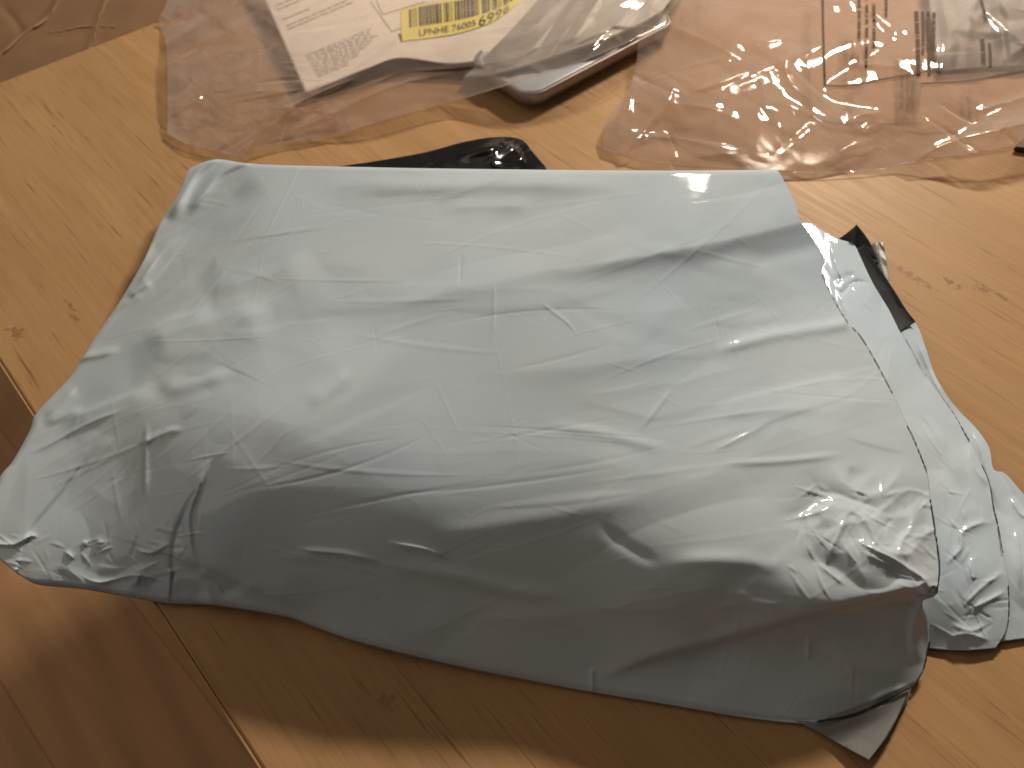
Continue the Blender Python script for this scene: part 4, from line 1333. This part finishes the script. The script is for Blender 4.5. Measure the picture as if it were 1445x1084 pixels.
zfR = z_of(XR, YR, ZR)
M_print = plain_mat('faded_black_print', (0.11, 0.085, 0.07), 0.9, spec=0.05)
film_strip('printed_line', [(1162, -40), (1161, 0), (1162, 60), (1164, 121)], 3.2, M_print, zfR, parR)
film_strip('printed_line', [(1163, 121), (1200, 121), (1245, 112), (1330, 97)], 2.2, M_print, zfR, parR)
film_strip('printed_line', [(1300, 118), (1370, 114), (1410, 106), (1460, 97)], 2.4, M_print, zfR, parR)
cols = [((1212, -10), (1212, 58), 4.5, .18), ((1223, -10), (1222, 100), 4.0, .25), ((1233, 5), (1233, 68), 4.5, .2), ((1250, -10), (1250, 25), 4, .2),
        ((1293, 16), (1296, 108), 6, .10), ((1302, 16), (1302, 80), 4, .10), ((1310, 16), (1311, 108), 5, .12), ((1318, 16), (1316, 85), 5, .10), ((1386, 55), (1388, 92), 6, .15), ((1396, 60), (1398, 94), 4, .15),
        ((1382, -8), (1392, 30), 4, .1)]
for i, (a, b2, w_, br) in enumerate(cols):
    film_strip('printed_column', [a, ((a[0] + b2[0]) / 2 + .5, (a[1] + b2[1]) / 2), b2], w_, M_print, zfR, parR, n=46, brk=br, seed=i)

# grey-blue packet inside the right bag
M_teal = poly_mat('grey_blue_packet', (0.09, 0.10, 0.10), 0.5, 0.8, 0, 0.3)
pk = empty('wrapped_packet', tuple(P(1400, 30, 0)))
tag(pk, 'grey blue packet inside the right clear bag at the far corner', 'packet')
Xq, Yq = coons([(1305, -120), (1400, -150), (1540, -140)], [(1540, -140), (1530, 0), (1520, 92)], [(1325, 102), (1400, 92), (1520, 84)], [(1305, -120), (1310, 0), (1325, 102)], 110, 110)
Zq = tps([(1305, -120, 1.2), (1540, -140, 1.6), (1325, 102, .5), (1520, 84, .8), (1420, 0, 2.3), (1360, 40, 1.6), (1460, 50, 1.8), (1420, 88, .8)])(Xq, Yq) * .01
crumple(Zq, Xq, Yq, 40, 62, 2.4, 90, 18, rad(-50), 0.9)
Zq = np.maximum(Zq, .002)
sheet('wrapping', P(Xq, Yq, Zq), M_teal, pk, .002)

# thin dark brown slab at the right border, half hidden by the right bag
dk = empty('dark_slab', tuple(P(1470, 215, 0)))
tag(dk, 'dark brown slab corner at the right border, beneath the right clear bag', 'case')
M_slab = plain_mat('dark_brown_grained', (0.045, 0.022, 0.012), 0.45, bump=0.3, nscale=200)
a_, b__, c__, d__ = P(1428, 214, 0), P(1560, 236, 0), P(1580, 205, 0), P(1446, 197, 0)
v_ = [];
for z, s2 in ((.0008, .97), (.002, 1.0), (.004, 1.0), (.005, .96)):
    ctr_ = (a_ + b__ + c__ + d__) / 4
    for p_ in (a_, b__, c__, d__):
        q_ = ctr_ + (p_ - ctr_) * s2; v_.append((q_[0], q_[1], z))
f_ = [(k * 4 + j, k * 4 + (j + 1) % 4, (k + 1) * 4 + (j + 1) % 4, (k + 1) * 4 + j) for k in range(3) for j in range(4)] + [(12, 13, 14, 15), (3, 2, 1, 0)]
mesh_obj('shell', np.array(v_), f_, M_slab, dk, smooth=False)

# worn ridges on the cardboard creases
for i_, (pts_, w_) in enumerate([([(-30, 104), (10, 70), (34, 47), (60, 31), (78, 9), (90, -30)], 2.6), ([(124, 75), (135, 46), (140, 26), (152, -5), (158, -30)], 2.4),
                                 ([(60, 46), (100, 41), (118, 37), (165, 37)], 1.4)]):
    q_ = resample(catmull(pts_, 6), 50)
    jit = 0.9 * vnoise(np.linspace(0, 14, 50), np.zeros(50) + i_, 300 + i_)
    T_ = np.gradient(q_, axis=0); T_ /= np.linalg.norm(T_, axis=1)[:, None]
    n_ = np.stack([-T_[:, 1], T_[:, 0]], -1)
    wv = w_ * np.clip(0.6 + vnoise(np.linspace(0, 17, 50), np.zeros(50), 310 + i_), 0.15, 1.2)[:, None]
    hi_ = [2.6, 1.6, 0.8][i_] * BS * 0.001 + 0.0006 * np.abs(1) + 0.0012 * rnoise(q_[:, 0], q_[:, 1], 60, 0.4, 2, 1)
    a_, b_ = q_ + n_ * (jit[:, None] - wv / 2), q_ + n_ * (jit[:, None] + wv / 2)
    vs_ = np.concatenate([P(a_[:, 0], a_[:, 1], bz + hi_), P(b_[:, 0], b_[:, 1], bz + hi_)])
    o_ = mesh_obj('crease_wear', vs_, [(k, k + 1, 50 + k + 1, 50 + k) for k in range(49)], M_wear, None)
    into(o_, box)
